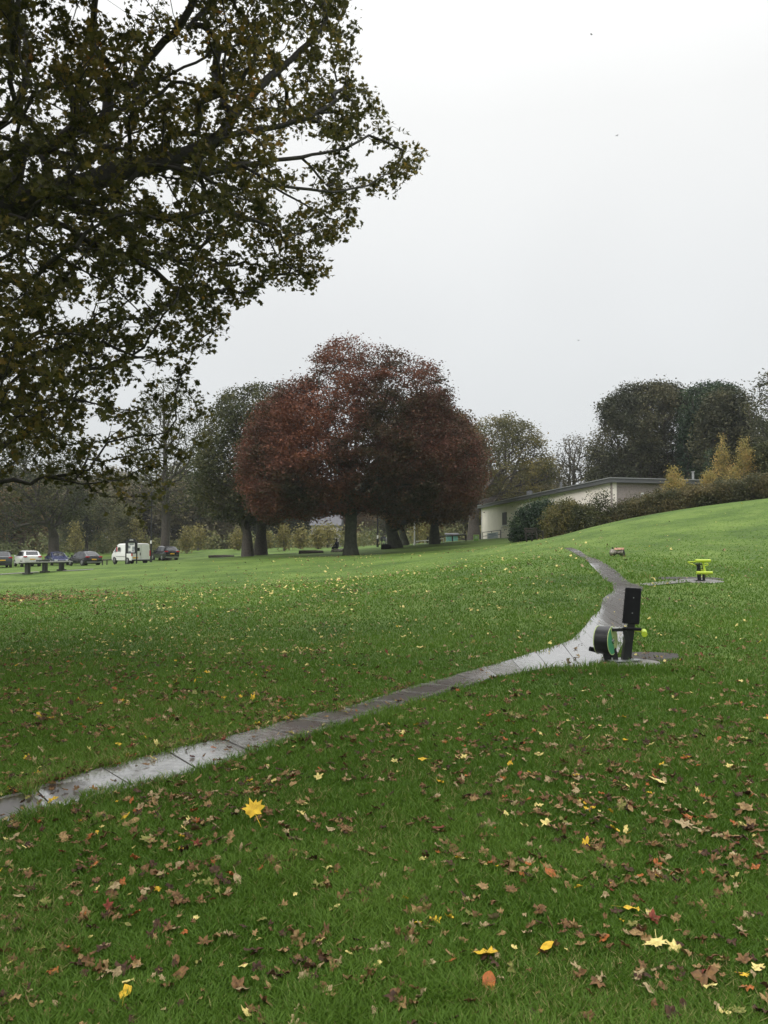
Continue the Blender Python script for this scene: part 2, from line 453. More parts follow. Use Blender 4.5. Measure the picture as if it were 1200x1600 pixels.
# mud bed showing in the joints
V = []; 
for a in np.linspace(0, tot, int(tot / .4)):
    l = [np.interp(a, arc, LW[:, c]) for c in (0, 1)]; r_ = [np.interp(a, arc, RW[:, c]) for c in (0, 1)]
    for q in range(5):
        x = l[0] + (r_[0] - l[0]) * q / 4; y = l[1] + (r_[1] - l[1]) * q / 4
        V.append((x, y, h1(x, y) + .012))
F = [(i * 5 + q, i * 5 + q + 1, i * 5 + q + 6, i * 5 + q + 5) for i in range(len(V) // 5 - 1) for q in range(4)]
M['soil'] = mat('wet_soil', (0.028, 0.02, 0.013), .55, noise=.5, nscale=10, bump=.5)
tag(link('soil_bed', np_mesh('soil_bed', V, np.array(F), M['soil'])), 'dark soil in the joints under the paving slabs', kind='structure')

def patch(name, cx, cy, rx, ry, m, lift, label, seed=0, n=40, rings=5, irr=.25):
    V = [(cx, cy, h1(cx, cy) + lift)]; F = []
    rr_ = np.random.default_rng(seed); ph = rr_.random(4) * 6
    for k in range(1, rings + 1):
        for i in range(n):
            a = 2 * math.pi * i / n
            q = k / rings * (1 + irr * (math.sin(2 * a + ph[0]) * .4 + math.sin(5 * a + ph[1]) * .3 + math.sin(9 * a + ph[2]) * .2))
            x = cx + math.cos(a) * rx * q; y = cy + math.sin(a) * ry * q
            V.append((x, y, h1(x, y) + lift * (1 if k < rings else .2)))
    T = [(0, 1 + i, 1 + (i + 1) % n) for i in range(n)]
    Q = [(1 + k * n + i, 1 + (k + 1) * n + i, 1 + (k + 1) * n + (i + 1) % n, 1 + k * n + (i + 1) % n) for k in range(rings - 1) for i in range(n)]
    o = link(name, np_mesh(name, V, [np.array(T), np.array(Q)], m))
    tag(o, label, kind='structure'); return o
YG = G(1095, 22.0, 909)
NG = GR(962, 1038)
M['concrete'] = mat('wet_concrete', (0.20, 0.19, 0.17), .35, noise=.4, nscale=9, bump=.2)
patch('concrete_pad', YG.x, YG.y, .6, .45, M['concrete'], .028, 'round worn concrete pad under the lime green exercise station', 3, irr=.12)
patch('bare_soil', YG.x - .1, YG.y + .55, 1.1, .38, M['soil'], .016, 'strip of bare soil behind the lime green exercise station', 4)
patch('bare_soil', NG.x + .65, NG.y + .45, .5, .35, M['soil'], .022, 'patch of bare soil behind the black exercise station', 5)
patch('concrete_pad', NG.x + .22, NG.y + .02, .42, .3, M['concrete'], .03, 'small wet concrete pad under the black exercise station', 6, irr=.1)
# paving that branches off to the lime green station
def strip(name, pts, wd, m, lift, label):
    V = []; k = 0
    for i, p in enumerate(pts):
        a = Vector(pts[max(0, i - 1)][:2]); c = Vector(pts[min(len(pts) - 1, i + 1)][:2]); d = (c - a).normalized(); n = Vector((-d.y, d.x))
        for q in (-1, 0, 1):
            x = p[0] + n.x * q * wd / 2; y = p[1] + n.y * q * wd / 2; V.append((x, y, h1(x, y) + lift))
    F = [(i * 3 + q, i * 3 + q + 3, i * 3 + q + 4, i * 3 + q + 1) for i in range(len(pts) - 1) for q in (0, 1)]
    return tag(link(name, np_mesh(name, V, np.array(F), m)), label, kind='structure')
p0 = GR(1003, 915); 
pts = [Vector(p0[:2]).lerp(Vector((YG.x - .3, YG.y)), k / 12) for k in range(13)]
BR = pts
strip('side_path', pts, .42, M['concrete'], .022, 'short overgrown paving strip leading to the lime green exercise station')
# pale paving strips by the stone table
q0, q1 = GR(-20, 899), GR(60, 894)
strip('paving_strip', [q0.lerp(q1, k / 8) for k in range(9)], .9, M['concrete'], .03, 'pale paving beside the long stone table')
q0, q1 = GR(98, 892.5), GR(146, 890)
strip('paving_strip', [q0.lerp(q1, k / 8) for k in range(9)], .8, M['concrete'], .03, 'pale paving in front of the black hatchback')

# ------------------------------------------------------------------ grass blades
def make_grass():
    n = 1150000
    y0, y1 = 2.0, 44.0
    u = rng.random(n); al = -1.0
    # density falls with distance
    y = (y0 ** al + u * (y1 ** al - y0 ** al)) ** (1 / al)
    x = (rng.random(n) * 2 - 1) * (y * .54 + .9)
    keep = ~inpoly(x, y, PATHPOLY)
    ed = edgedist(x, y, PATHPOLY)
    # some blades lean in over the slab edge
    keep |= (ed < .10 * noise2(x, y, .16, 33) ** 1.5 * 1.6) & (rng.random(n) < .7)
    keep &= ~(((x - YG.x) / .55) ** 2 + ((y - YG.y) / .4) ** 2 < 1)
    keep &= ~((((x - NG.x - .65) / .42) ** 2 + ((y - NG.y - .45) / .3) ** 2 < 1) & (rng.random(n) < .85))
    keep &= ~((((x - YG.x + .1) / 1.0) ** 2 + ((y - YG.y - .55) / .32) ** 2 < 1) & (rng.random(n) < .7))
    keep &= ~((((x - NG.x - .22) / .4) ** 2 + ((y - NG.y - .02) / .28) ** 2 < 1))
    x = x[keep]; y = y[keep]; ed = ed[keep]; n = len(x)
    z = hz(x, y)
    c1 = noise2(x, y, .55, 1); c2 = noise2(x, y, .13, 2); c3 = noise2(x, y, 2.3, 3)
    H = (.016 + .024 * c1 + .018 * c2 + .012 * c3) * (0.6 + .8 * rng.random(n)) * np.clip((46 - y) / 20, .2, 1)
    H *= 1 + .6 * np.exp(-((ed - .05) / .09) ** 2) * (rng.random(n) < .6)
    # rank tufts by the black station and along the soil strip
    for cx, cy, rx, ry, k in ((NG.x - .45, NG.y - .55, .7, .28, 1.5), (NG.x + .1, NG.y - .62, .4, .22, .7), (YG.x - 1.4, YG.y + .45, .55, .25, 3.0), (YG.x - .9, YG.y - .3, .5, .15, 1.5)):
        H *= 1 + k * np.exp(-(((x - cx) / rx) ** 2 + ((y - cy) / ry) ** 2))
    far = np.clip((y - 6) / 20, 0, 1)
    W = (.0017 + .0018 * rng.random(n)) * (1 + 1.6 * far) * (1 + y * .045)
    a = rng.random(n) * 2 * np.pi
    tx, ty = np.cos(a), np.sin(a)
    la = rng.random(n) * 2 * np.pi; ln = H * (.25 + .9 * rng.random(n))
    lx, ly = np.cos(la) * ln, np.sin(la) * ln
    V = np.empty((n, 5, 3), np.float32)
    V[:, 0] = np.stack([x - tx * W, y - ty * W, z - .004], 1); V[:, 1] = np.stack([x + tx * W, y + ty * W, z - .004], 1)
    V[:, 2] = np.stack([x + tx * W * .8 + lx * .35, y + ty * W * .8 + ly * .35, z + H * .6], 1)
    V[:, 3] = np.stack([x - tx * W * .8 + lx * .35, y - ty * W * .8 + ly * .35, z + H * .6], 1)
    V[:, 4] = np.stack([x + lx, y + ly, z + H], 1)
    i = np.arange(n)[:, None] * 5
    v = np.clip(.18 + .35 * c3 + .25 * c1 + .3 * (rng.random(n) - .3), 0, 1)
    v = np.where(rng.random(n) < .02 + .10 * (noise2(x, y, .8, 9) > .68), 1.0, np.minimum(v, .92))
    me = np_mesh('grass', V.reshape(-1, 3), [i + np.array([[0, 1, 2, 3]]), i + np.array([[3, 2, 4]])], M['blade'], attr=np.repeat(v, 5))
    tag(link('grass', me), 'short wet lawn grass with longer tufts along the path edge', 'grass', kind='stuff')
M['blade'] = leafmat('grass_blade', [(0, (0.042, 0.096, 0.010)), (.45, (0.090, 0.180, 0.018)), (.9, (0.158, 0.268, 0.038)), (1.0, (0.32, 0.30, 0.11))], .5, .35, .25)
make_grass()

# ------------------------------------------------------------------ tree machinery
def grow(targets, chains, bf=.35, seglen=.6, wob=.06, sag=0.0, tip=.012, pw=2.35, r_trunk=None, minr=None):
    """targets n x 3; chains: lists of points, the first is the trunk, others hook on to the nearest node"""
    cap = 60000
    Pn = np.zeros((cap, 3)); par = np.full(cap, -1); pl = np.zeros(cap); dr = np.zeros((cap, 3)); n = 0
    hint = np.zeros(cap)
    def put(p, pa):
        nonlocal n
        Pn[n] = p; par[n] = pa
        if pa >= 0:
            d = Pn[n] - Pn[pa]; L = np.linalg.norm(d); pl[n] = pl[pa] + L; dr[n] = d / max(L, 1e-6)
        else: dr[n] = (0, 0, 1)
        n += 1; return n - 1
    for ci, ch in enumerate(chains):
        ch = np.array([list(c) for c in ch], float)
        if ci == 0: last = put(ch[0], -1)
        else:
            k = int(np.argmin(((Pn[:n] - ch[0]) ** 2).sum(1))); last = k
            if np.linalg.norm(Pn[k] - ch[0]) > .05: last = put(ch[0], k)
        for a, b_ in zip(ch[:-1], ch[1:]):
            L = np.linalg.norm(b_ - a); m = max(1, int(L / seglen))
            for i in range(1, m + 1):
                p = a + (b_ - a) * i / m
                if i < m: p = p + rng.normal(0, wob * .4 * seglen, 3)
                last = put(p, last)
    nmain = n
    bfrac = bf
    o = np.argsort(np.linalg.norm(targets - Pn[min(nmain - 1, max(0, len(chains[0]) - 1))], axis=1) + rng.random(len(targets)) * .5)
    tips = []
    for t_ in targets[o]:
        d = t_ - Pn[:n]; L = np.sqrt((d ** 2).sum(1)) + 1e-6
        cosv = (d * dr[:n]).sum(1) / L
        cost = L * (1 + .5 * (cosv < .15) + 1.0 * (cosv < -.3)) + bfrac * pl[:n]
        k = int(np.argmin(cost)); Lk = L[k]; m = max(1, int(round(Lk / seglen)))
        a = Pn[k].copy(); d0 = dr[k].copy(); last = k
        for i in range(1, m + 1):
            q = i / m
            p = a + (t_ - a) * q + d0 * Lk * .35 * q * (1 - q)
            p[2] += -sag * Lk * q * q + sag * Lk * q
            if i < m: p = p + rng.normal(0, wob * seglen, 3)
            if n >= cap - 2: break
            last = put(p, last)
        tips.append(last)
    Pn = Pn[:n]; par = par[:n]
    acc = np.zeros(n); kids = np.zeros(n, int)
    for i in range(n - 1, 0, -1):
        if kids[i] == 0: acc[i] = max(acc[i], tip ** pw)
        acc[par[i]] += acc[i]; kids[par[i]] += 1
    r = acc ** (1 / pw)
    if r_trunk: 
        sc = r_trunk / r[0]
        wgt = np.clip((r - tip) / (r[0] - tip + 1e-9), 0, 1) ** .5
        r = r * (1 + (sc - 1) * wgt)
    return Pn, par, r, np.array(tips)
def skin(Pn, par, r, thin=.03, mid=.12, drop=0.0, flare=1.5):
    n = len(Pn)
    d = np.zeros((n, 3)); d[1:] = Pn[1:] - Pn[par[1:]]
    L = np.linalg.norm(d, axis=1); d[1:] /= np.maximum(L[1:], 1e-6)[:, None]; d[0] = (0, 0, 1)
    main = np.full(n, -1); best = np.zeros(n)
    for i in range(1, n):
        if r[i] > best[par[i]]: best[par[i]] = r[i]; main[par[i]] = i
    T = d.copy(); has = main >= 0; T[has] += d[main[has]]; T /= np.maximum(np.linalg.norm(T, axis=1), 1e-6)[:, None]
    ref = np.array([.31, .87, .12]); 
    U = np.cross(T, ref); U /= np.maximum(np.linalg.norm(U, axis=1), 1e-6)[:, None]; W = np.cross(T, U)
    Vs = []; Fs = []; base = 0
    e = np.arange(1, n); e = e[r[e] >= drop]
    is_main = main[par[e]] == e
    ra = np.where(is_main, r[par[e]], np.minimum(r[e] * 1.15, r[par[e]])); rb = r[e].copy()
    zb = Pn[0, 2]
    for k, sel in ((3, r[e] < thin), (5, (r[e] >= thin) & (r[e] < mid)), (12, r[e] >= mid)):
        q = e[sel]
        if len(q) == 0: continue
        an = np.arange(k) * 2 * np.pi / k
        c, s_ = np.cos(an)[None, :, None], np.sin(an)[None, :, None]
        pa = par[q]; im = is_main[sel]
        Ta_U = np.where(im[:, None], U[pa], U[q]); Ta_W = np.where(im[:, None], W[pa], W[q])
        A = Pn[pa][:, None] + (Ta_U[:, None] * c + Ta_W[:, None] * s_) * ra[sel][:, None, None]
        B = Pn[q][:, None] + (U[q][:, None] * c + W[q][:, None] * s_) * rb[sel][:, None, None]
        Vv = np.concatenate([A, B], 1).reshape(-1, 3)
        i0 = base + np.arange(len(q))[:, None] * 2 * k
        for j in range(k):
            Fs.append(np.concatenate([i0 + j, i0 + (j + 1) % k, i0 + k + (j + 1) % k, i0 + k + j], 1))
        Vs.append(Vv); base += len(Vv)
    return np.concatenate(Vs), np.concatenate(Fs)
def rand_frames(n, updir, spread):
    nrm = rng.normal(0, 1, (n, 3)) * spread + np.asarray(updir)
    nrm /= np.linalg.norm(nrm, axis=1)[:, None]
    a = rng.normal(0, 1, (n, 3)); u = np.cross(nrm, a); u /= np.linalg.norm(u, axis=1)[:, None]
    return u, np.cross(nrm, u), nrm
def diamonds(C, size, spread=.8, aspect=.62, up=(0, 0, 1)):
    n = len(C); u, v, nr = rand_frames(n, up, spread); s_ = size * (0.6 + .8 * rng.random(n))[:, None]
    fold = nr * s_ * .12
    V = np.stack([C - u * s_ * .5, C + v * s_ * .5 * aspect + fold, C + u * s_ * .5, C - v * s_ * .5 * aspect + fold], 1)
    i = np.arange(n)[:, None] * 4
    return V.reshape(-1, 3), i + np.array([[0, 1, 2, 3]]), 4
STAR = np.array([(0, 1.0), (.14, .55), (.34, .62), (.33, .42), (.92, .42), (.55, .12), (.72, -.12), (.3, -.22), (.42, -.55), (0, -.3),
                 (-.42, -.55), (-.3, -.22), (-.72, -.12), (-.55, .12), (-.92, .42), (-.33, .42), (-.34, .62), (-.14, .55)])
def maples(C, size, spread=.8, up=(0, 0, 1)):
    n = len(C); u, v, nr = rand_frames(n, up, spread); s_ = size * (0.55 + .8 * rng.random(n)) * .55
    k = len(STAR); V = np.empty((n, k + 1, 3)); V[:, 0] = C
    cur = rng.normal(0, .25, n)
    for j, (a, b_) in enumerate(STAR):
        V[:, j + 1] = C + (u * a + v * b_) * s_[:, None] + nr * (s_ * ((abs(a) * .35) + cur * (a * a + b_ * b_)))[:, None]
    i = np.arange(n)[:, None] * (k + 1)
    F = np.concatenate([i + np.array([[0, 1 + j, 1 + (j + 1) % k]]) for j in range(k)])
    return V.reshape(-1, 3), F, k + 1

def outline_targets(poly, D, n, thick=.9, depth_off=0.0, bias=.45, rfix=None):
    """points filling a rounded crown whose outline is poly (photo pixels) at distance D"""
    poly = np.asarray(poly, float); lo, hi = poly.min(0), poly.max(0)
    pts = []
    ppm = FPX / D
    while len(pts) < n:
        q = rng.random((n * 3, 2)) * (hi - lo) + lo
        q = q[inpoly(q[:, 0], q[:, 1], poly)]
        pts += list(q)
    q = np.array(pts[:n]); ed = edgedist(q[:, 0], q[:, 1], poly) / ppm
    Rm = rfix or (min(hi - lo) / 2 / ppm)
    e_ = np.minimum(ed, Rm); half = np.sqrt(np.maximum(0, Rm ** 2 - (Rm - e_) ** 2)) * thick
    s_ = np.sign(rng.random(n) - .5) * rng.random(n) ** bias
    dep = D + depth_off + s_ * half
    return np.array([P(a, b_, 1) for a, b_ in q]) * 1.0, q, dep
def to_world(q, dep):
    return np.array([P(a, b_, d) for (a, b_), d in zip(q, dep)])

def mk_tree(name, label, trunk, tg, leafm, barkm, cat='tree', group=None, nleaf=60, lsize=.16, lspread=.5, r_trunk=.5, tip=.012, bf=.35, seglen=.8,
            chains=(), maple=False, spread=.7, flat=.7, drop=0.0, vfun=None, seed=1, wob=.06, sag=.05, pw=2.35, dens=None, flare=True, thin=.03, crown='crown', up=(0, 0, 1)):
    base = Vector(trunk[0])
    root = empty(name, base, label, cat, group)
    tr = [list(p) for p in trunk]
    Pn, par, r, tips = grow(tg, [tr] + [list(c) for c in chains], bf=bf, seglen=seglen, wob=wob, sag=sag, tip=tip, r_trunk=r_trunk, pw=pw)
    if flare:
        hgt = Pn[:, 2] - Pn[0, 2]; low = (r > r_trunk * .6)
        r = np.where(low, r * (1 + .55 * np.exp(-np.clip(hgt, 0, None) / (r_trunk * 1.1))), r)
    V, F = skin(Pn, par, r, drop=drop, thin=thin)
    V[:, 2] = np.where(V[:, 2] < base.z, base.z - .15, V[:, 2])
    V = V - np.array(base)
    link('trunk', np_mesh('trunk', V, F, barkm, smooth=True), root)
    T = Pn[tips]
    k = np.full(len(T), float(nleaf)) if dens is None else nleaf * dens(T)
    cnt = rng.poisson(np.maximum(k, 0))
    C = np.repeat(T, cnt, axis=0)
    off = rng.normal(0, 1, C.shape) * lspread; off[:, 2] *= flat
    C = C + off
    if maple: LV, LF, per = maples(C, lsize, spread, up)
    else: LV, LF, per = diamonds(C, lsize, spread, up=up)
    sc_ = np.linalg.norm(tg.max(0) - tg.min(0)) / 9
    v = .5 + .75 * (noise3(C / sc_ + 50, 5) - .5) + .6 * (noise3(C / sc_ * 2.7 + 50, 6) - .5) + rng.normal(0, .14, len(C))
    if vfun is not None: v = v + vfun(C)
    link(crown, np_mesh(crown, LV - np.array(base), LF, leafm, attr=np.repeat(np.clip(v, 0, 1), per)), root)
    return root

def crown(poly, D, n, thick=.9, depth_off=0.0, bias=.45, rfix=None):
    _, q, dep = outline_targets(poly, D, n, thick, depth_off, bias, rfix)
    return to_world(q, dep)

M['lf_red'] = leafmat('copper_beech_leaf', [(0, (0.045, 0.044, 0.020)), (.35, (0.085, 0.052, 0.027)), (.65, (0.135, 0.054, 0.036)), (1, (0.23, 0.09, 0.048))], .6, .25)
M['lf_rust'] = leafmat('rust_brown_leaf', [(0, (0.055, 0.055, 0.024)), (.4, (0.10, 0.075, 0.034)), (.7, (0.15, 0.078, 0.034)), (1, (0.24, 0.14, 0.05))], .6, .25)
M['lf_olive'] = leafmat('olive_leaf', [(0, (0.028, 0.038, 0.014)), (.5, (0.062, 0.072, 0.026)), (1, (0.13, 0.12, 0.04))], .6, .25)
M['lf_ash'] = leafmat('yellow_olive_leaf', [(0, (0.06, 0.066, 0.025)), (.5, (0.13, 0.125, 0.045)), (1, (0.25, 0.20, 0.06))], .6, .3)
M['lf_dark'] = leafmat('dark_leaf', [(0, (0.026, 0.034, 0.016)), (.5, (0.065, 0.070, 0.036)), (1, (0.15, 0.135, 0.065))], .6, .2)
M['lf_green'] = leafmat('dark_green_leaf', [(0, (0.012, 0.030, 0.014)), (.5, (0.030, 0.058, 0.028)), (1, (0.07, 0.105, 0.04))], .6, .2)
M['lf_bare'] = leafmat('sparse_brown_leaf', [(0, (0.05, 0.05, 0.03)), (1, (0.14, 0.12, 0.06))], .6, .3)
M['lf_gold'] = leafmat('golden_leaf', [(0, (0.17, 0.16, 0.05)), (.5, (0.36, 0.30, 0.10)), (1, (0.48, 0.31, 0.11))], .6, .35)
M['lf_willow'] = leafmat('pale_yellow_leaf', [(0, (0.13, 0.13, 0.05)), (.5, (0.25, 0.22, 0.08)), (1, (0.36, 0.30, 0.10))], .6, .3)
M['lf_haze'] = leafmat('far_brown_olive_leaf', [(0, (0.075, 0.07, 0.042)), (.5, (0.15, 0.13, 0.072)), (1, (0.25, 0.205, 0.10))], .7, .2)  # this and the next three: far foliage paled, haze put into the colour
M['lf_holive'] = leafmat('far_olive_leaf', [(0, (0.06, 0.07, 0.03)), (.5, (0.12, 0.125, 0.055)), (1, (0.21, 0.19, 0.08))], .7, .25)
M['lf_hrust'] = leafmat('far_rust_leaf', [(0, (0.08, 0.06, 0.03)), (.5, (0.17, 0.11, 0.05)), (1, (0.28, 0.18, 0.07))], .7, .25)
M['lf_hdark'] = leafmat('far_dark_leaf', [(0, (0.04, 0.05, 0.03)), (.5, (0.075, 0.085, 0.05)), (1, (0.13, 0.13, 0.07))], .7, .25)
M['lf_syc'] = leafmat('sycamore_leaf', [(0, (0.048, 0.055, 0.017)), (.45, (0.115, 0.108, 0.029)), (.75, (0.26, 0.19, 0.045)), (.92, (0.36, 0.22, 0.045)), (1, (0.36, 0.15, 0.03))], .5, .55, .4)
M['lf_hedge'] = leafmat('hedge_leaf', [(0, (0.03, 0.040, 0.016)), (.5, (0.085, 0.085, 0.038)), (1, (0.18, 0.14, 0.06))], .6, .2)

# --- the overhanging sycamore: trunk outside the frame on the left
def near_tree():
    out = [(-700, -1400), (330, -1400), (470, -500), (530, -60), (546, 18), (552, 68), (560, 95), (545, 118), (575, 140), (594, 168), (603, 188), (628, 205), (626, 224), (655, 228), (645, 266), (616, 296), (572, 302), (547, 312), (546, 345), (531, 370), (506, 385), (500, 410), (503, 438), (488, 455), (455, 446), (420, 448), (402, 440), (385, 462), (362, 470), (346, 482), (345, 505), (340, 528), (312, 545), (303, 556), (285, 562), (292, 585), (315, 605), (300, 625), (345, 628), (352, 642), (330, 660), (335, 690), (345, 700), (305, 716), (280, 735), (248, 742), (246, 790), (236, 828), (205, 826), (190, 800), (165, 795), (140, 768), (122, 745), (100, 752), (60, 745), (20, 760), (-60, 790), (-300, 820), (-700, 820)]
    n = 4200
    q = rng.random((n * 4, 2)) * np.array([720, 1150]) + np.array([-60, -320])
    q = q[inpoly(q[:, 0], q[:, 1], out)][:n]
    ed = edgedist(q[:, 0], q[:, 1], out)
    Dm = 13.6 + (q[:, 0] - 200) / 450 * 2.2
    half = np.minimum(3.6, .5 + ed / 90 * 2.2)
    dep = Dm + (rng.random(len(q)) * 2 - 1) * half
    # thin the lower left so that the far trees show between the sprays
    z_ = CAMZ - (q[:, 1] - 858) / FPX * dep
    g = .6 * noise3(np.stack([q[:, 0] / 75, q[:, 1] / 60, dep * 0 + 3], 1), 11) + .4 * noise3(np.stack([q[:, 0] / 24, q[:, 1] / 20, dep * 0 + 3], 1), 12)
    keep = (z_ > 1.9) & (g > .30) & (rng.random(len(q)) < np.where((q[:, 1] > 555) & (q[:, 0] > 185), .33, np.where(q[:, 1] > 690, .45, 1)))
    T1 = to_world(q[keep], dep[keep])
    # the rest of the crown, over and behind the camera and out to the left
    m = 1900
    c = np.array([-8.0, 9.5, 8.0]); rad = np.array([10.5, 11.0, 6.2])
    d = rng.normal(0, 1, (m * 3, 3)); d /= np.linalg.norm(d, axis=1)[:, None]
    T2 = c + d * rad * (rng.random(m * 3) ** .35)[:, None]
    T2 = T2[T2[:, 2] > 3.6]
    px, py, dp = proj(T2)
    inside = ((px > -260) & (px < 1460) & (py > -260) & (py < 1900) & (dp > .1)) | (np.hypot(T2[:, 0], T2[:, 1]) < 2.2)
    T2 = T2[~inside][:m]
    tg = np.vstack([T1, T2])
    def C(*a): return [P(*k) for k in a]
    gz = h1(-9.2, 11.2)
    trunk = [(-9.2, 11.2, gz), (-9.15, 11.2, gz + 1.6), (-9.1, 11.25, 3.6), (-8.8, 11.0, 5.2), (-8.5, 10.6, 7.5), (-8.3, 10.2, 10.0), (-8.1, 10.0, 12.2)]
    ch = [
        [(-9.1, 11.25, 3.8)] + C((-160, 385, 11.3), (-20, 326, 11.6), (60, 303, 11.9), (130, 288, 12.2), (200, 263, 12.5), (250, 255, 12.8), (300, 238, 13.1), (345, 214, 13.4), (366, 178, 13.7), (420, 122, 14.1), (480, 70, 14.5), (520, 20, 14.7)),
        C((250, 255, 12.8), (320, 272, 13.0), (375, 257, 13.3), (450, 248, 13.8), (540, 232, 14.5), (590, 205, 15.0)),
        C((375, 257, 13.3), (430, 290, 13.2), (520, 300, 14.0), (575, 290, 14.6), (615, 268, 15.0), (646, 235, 15.3)),
        [(-8.9, 11.1, 4.7)] + C((-150, 170, 10.3), (-20, 206, 10.8), (54, 230, 11.2), (90, 222, 11.5), (170, 190, 12.2), (240, 130, 12.8), (320, 90, 13.4), (400, 30, 13.8)),
        C((54, 230, 11.2), (85, 250, 11.6), (123, 276, 12.0)),
        [(-8.6, 10.7, 6.8)] + C((-20, -60, 10.6), (120, -30, 11.0), (165, -2, 11.3), (200, 22, 11.6), (240, 45, 11.9), (290, 72, 12.3), (330, 84, 12.7), (430, 60, 13.3)),
        C((-20, 326, 11.6), (43, 345, 11.4), (39, 400, 11.5), (62, 450, 11.7), (85, 530, 11.9), (97, 630, 12.2), (110, 700, 12.3), (126, 726, 12.4), (142, 770, 12.6), (165, 800, 12.7), (205, 819, 12.9), (236, 830, 13.1)),
        C((60, 303, 11.9), (56, 335, 12.0), (108, 356, 12.2), (143, 381, 12.5), (173, 389, 12.8), (205, 404, 13.0), (243, 424, 13.3), (290, 470, 13.6)),
        C((250, 255, 12.8), (269, 300, 13.0), (295, 343, 13.2), (312, 365, 13.4), (342, 391, 13.6), (380, 420, 13.8)),
        C((300, 238, 13.1), (329, 322, 13.4), (368, 335, 13.6), (407, 348, 13.8), (433, 400, 14.1), (470, 430, 14.3)),
        C((-60, 345, 11.4), (-10, 412, 11.2), (39, 382, 11.3), (61, 378, 11.4), (87, 400, 11.6), (143, 430, 12.0), (173, 444, 12.3), (230, 500, 12.8), (300, 520, 13.4)),
        C((0, 326, 11.7), (22, 420, 11.6), (30, 520, 11.9), (48, 620, 12.3), (70, 700, 12.6)),
        C((130, 288, 12.2), (150, 380, 12.4), (172, 470, 12.8), (205, 560, 13.2), (250, 620, 13.6), (300, 640, 14.0), (340, 636, 14.3)),
        C((39, 400, 11.5), (90, 470, 12.2), (130, 560, 12.7), (180, 640, 13.1), (230, 700, 13.5), (290, 722, 13.8)),
        C((-60, 345, 11.4), (-30, 470, 11.6), (-10, 580, 12.0), (5, 680, 12.4)),
        C((345, 214, 13.4), (420, 200, 13.8), (480, 185, 14.2), (540, 150, 14.6), (570, 142, 14.8)),
        [(-8.9, 11.1, 4.4), (-7, 8, 6.2), (-5, 5, 8), (-3.4, 2, 9.2), (-2, -1, 10)],
        [(-8.6, 10.8, 6.2), (-9, 6, 8), (-9, 2, 9.5), (-9, -1, 10)],
        [(-8.4, 10.4, 8.2), (-5, 9, 10.4), (-2, 9, 12), (0, 8, 12.8)],
        [(-9, 11.2, 4.5), (-12, 12, 6.5), (-15, 13, 8), (-17, 13, 8.6)],
        [(-8.8, 11.0, 5.4), (-10, 15, 8), (-11, 18, 9.5)],
    ]
    root = empty('sycamore_tree', (-9.2, 11.2, gz), 'huge sycamore whose dark leafy boughs hang across the top left of the view', 'tree')
    Pn, par, r, tips = grow(tg, [trunk] + ch, bf=.22, seglen=.22, wob=.10, sag=-.06, tip=.0030, pw=2.9, r_trunk=.44)
    hg = Pn[:, 2] - gz
    far_out = np.hypot(Pn[:, 0] + 9.2, Pn[:, 1] - 11.2)
    lim = np.where(Pn[:, 2] < 4.3, np.interp(far_out, [1, 2.5, 5, 9], [.3, .05, .018, .009]), np.where(Pn[:, 2] < 6.0, np.interp(far_out, [2, 4, 8, 12], [.3, .055, .022, .013]), 1))
    r = np.minimum(r, lim)
    r = np.where(r > .3, r * (1 + .5 * np.exp(-np.clip(hg, 0, None) / .6)), r)
    V, F = skin(Pn, par, r, thin=.012, mid=.05)
    base = np.array([-9.2, 11.2, gz])
    link('trunk', np_mesh('trunk', V - base, F, M['bark_near'], smooth=True), root)
    T = Pn[tips]; px, py, dp = proj(T)
    vis = (px > -80) & (px < 1300) & (py > -80) & (dp > .5)
    # fine twigs at every tip, the leaves hang along them
    nt_ = np.where(vis, 3, 1); A_ = np.repeat(T, nt_, axis=0); va = np.repeat(vis, nt_)
    dv = rng.normal(0, 1, A_.shape); dv[:, 2] = dv[:, 2] * .6 - .25; dv /= np.linalg.norm(dv, axis=1)[:, None]
    B_ = A_ + dv * (.12 + .26 * rng.random(len(A_)))[:, None] * np.where(va, 1, 2.2)[:, None]
    twv = []; twf = []
    Pt = np.concatenate([A_[va], B_[va]]); m_t = va.sum(); oo = np.array([[.0028, 0, 0], [-.0014, .0024, 0], [-.0014, -.0024, 0]])
    TV = np.concatenate([A_[va][:, None] + oo[None], B_[va][:, None] + oo[None] * .6], 1).reshape(-1, 3)
    i0 = np.arange(m_t)[:, None] * 6
    TF = np.concatenate([i0 + np.array([[j, (j + 1) % 3, 3 + (j + 1) % 3, 3 + j]]) for j in range(3)])
    me_ = np_mesh('twigs', TV - base, TF, M['bark_near'])
    tw = link('twigs', me_, [o for o in bpy.data.objects if o.parent == root and o.name.startswith('trunk')][0])
    cnt = rng.poisson(np.where(va, 6.2, 20))
    uu = np.repeat(A_, cnt, axis=0); ee = np.repeat(B_, cnt, axis=0); vv = np.repeat(va, cnt)
    tt_ = rng.random(len(uu))[:, None] ** .7
    Cc = uu + (ee - uu) * tt_ + rng.normal(0, 1, uu.shape) * np.where(vv, .045, .3)[:, None]
    a_, b_, c_ = proj(Cc); poke = ~vv & (a_ > -60) & (a_ < 1260) & (b_ > -60) & (b_ < 1660) & (c_ > .05)
    Cc = Cc[~poke]; vv = vv[~poke]
    LV, LF, per = maples(Cc[vv], .108, .9)
    a, b_, _ = proj(Cc[vv])
    yel = np.exp(-(((a - 150) / 60) ** 2 + ((b_ - 95) / 45) ** 2)) * .35 + np.exp(-(((a - 420) / 150) ** 2 + ((b_ - 150) / 110) ** 2)) * .22
    v = .33 + .5 * (noise3(Cc[vv] / .9 + 50, 5) - .5) + rng.normal(0, .17, len(Cc[vv])) + yel * 0.8
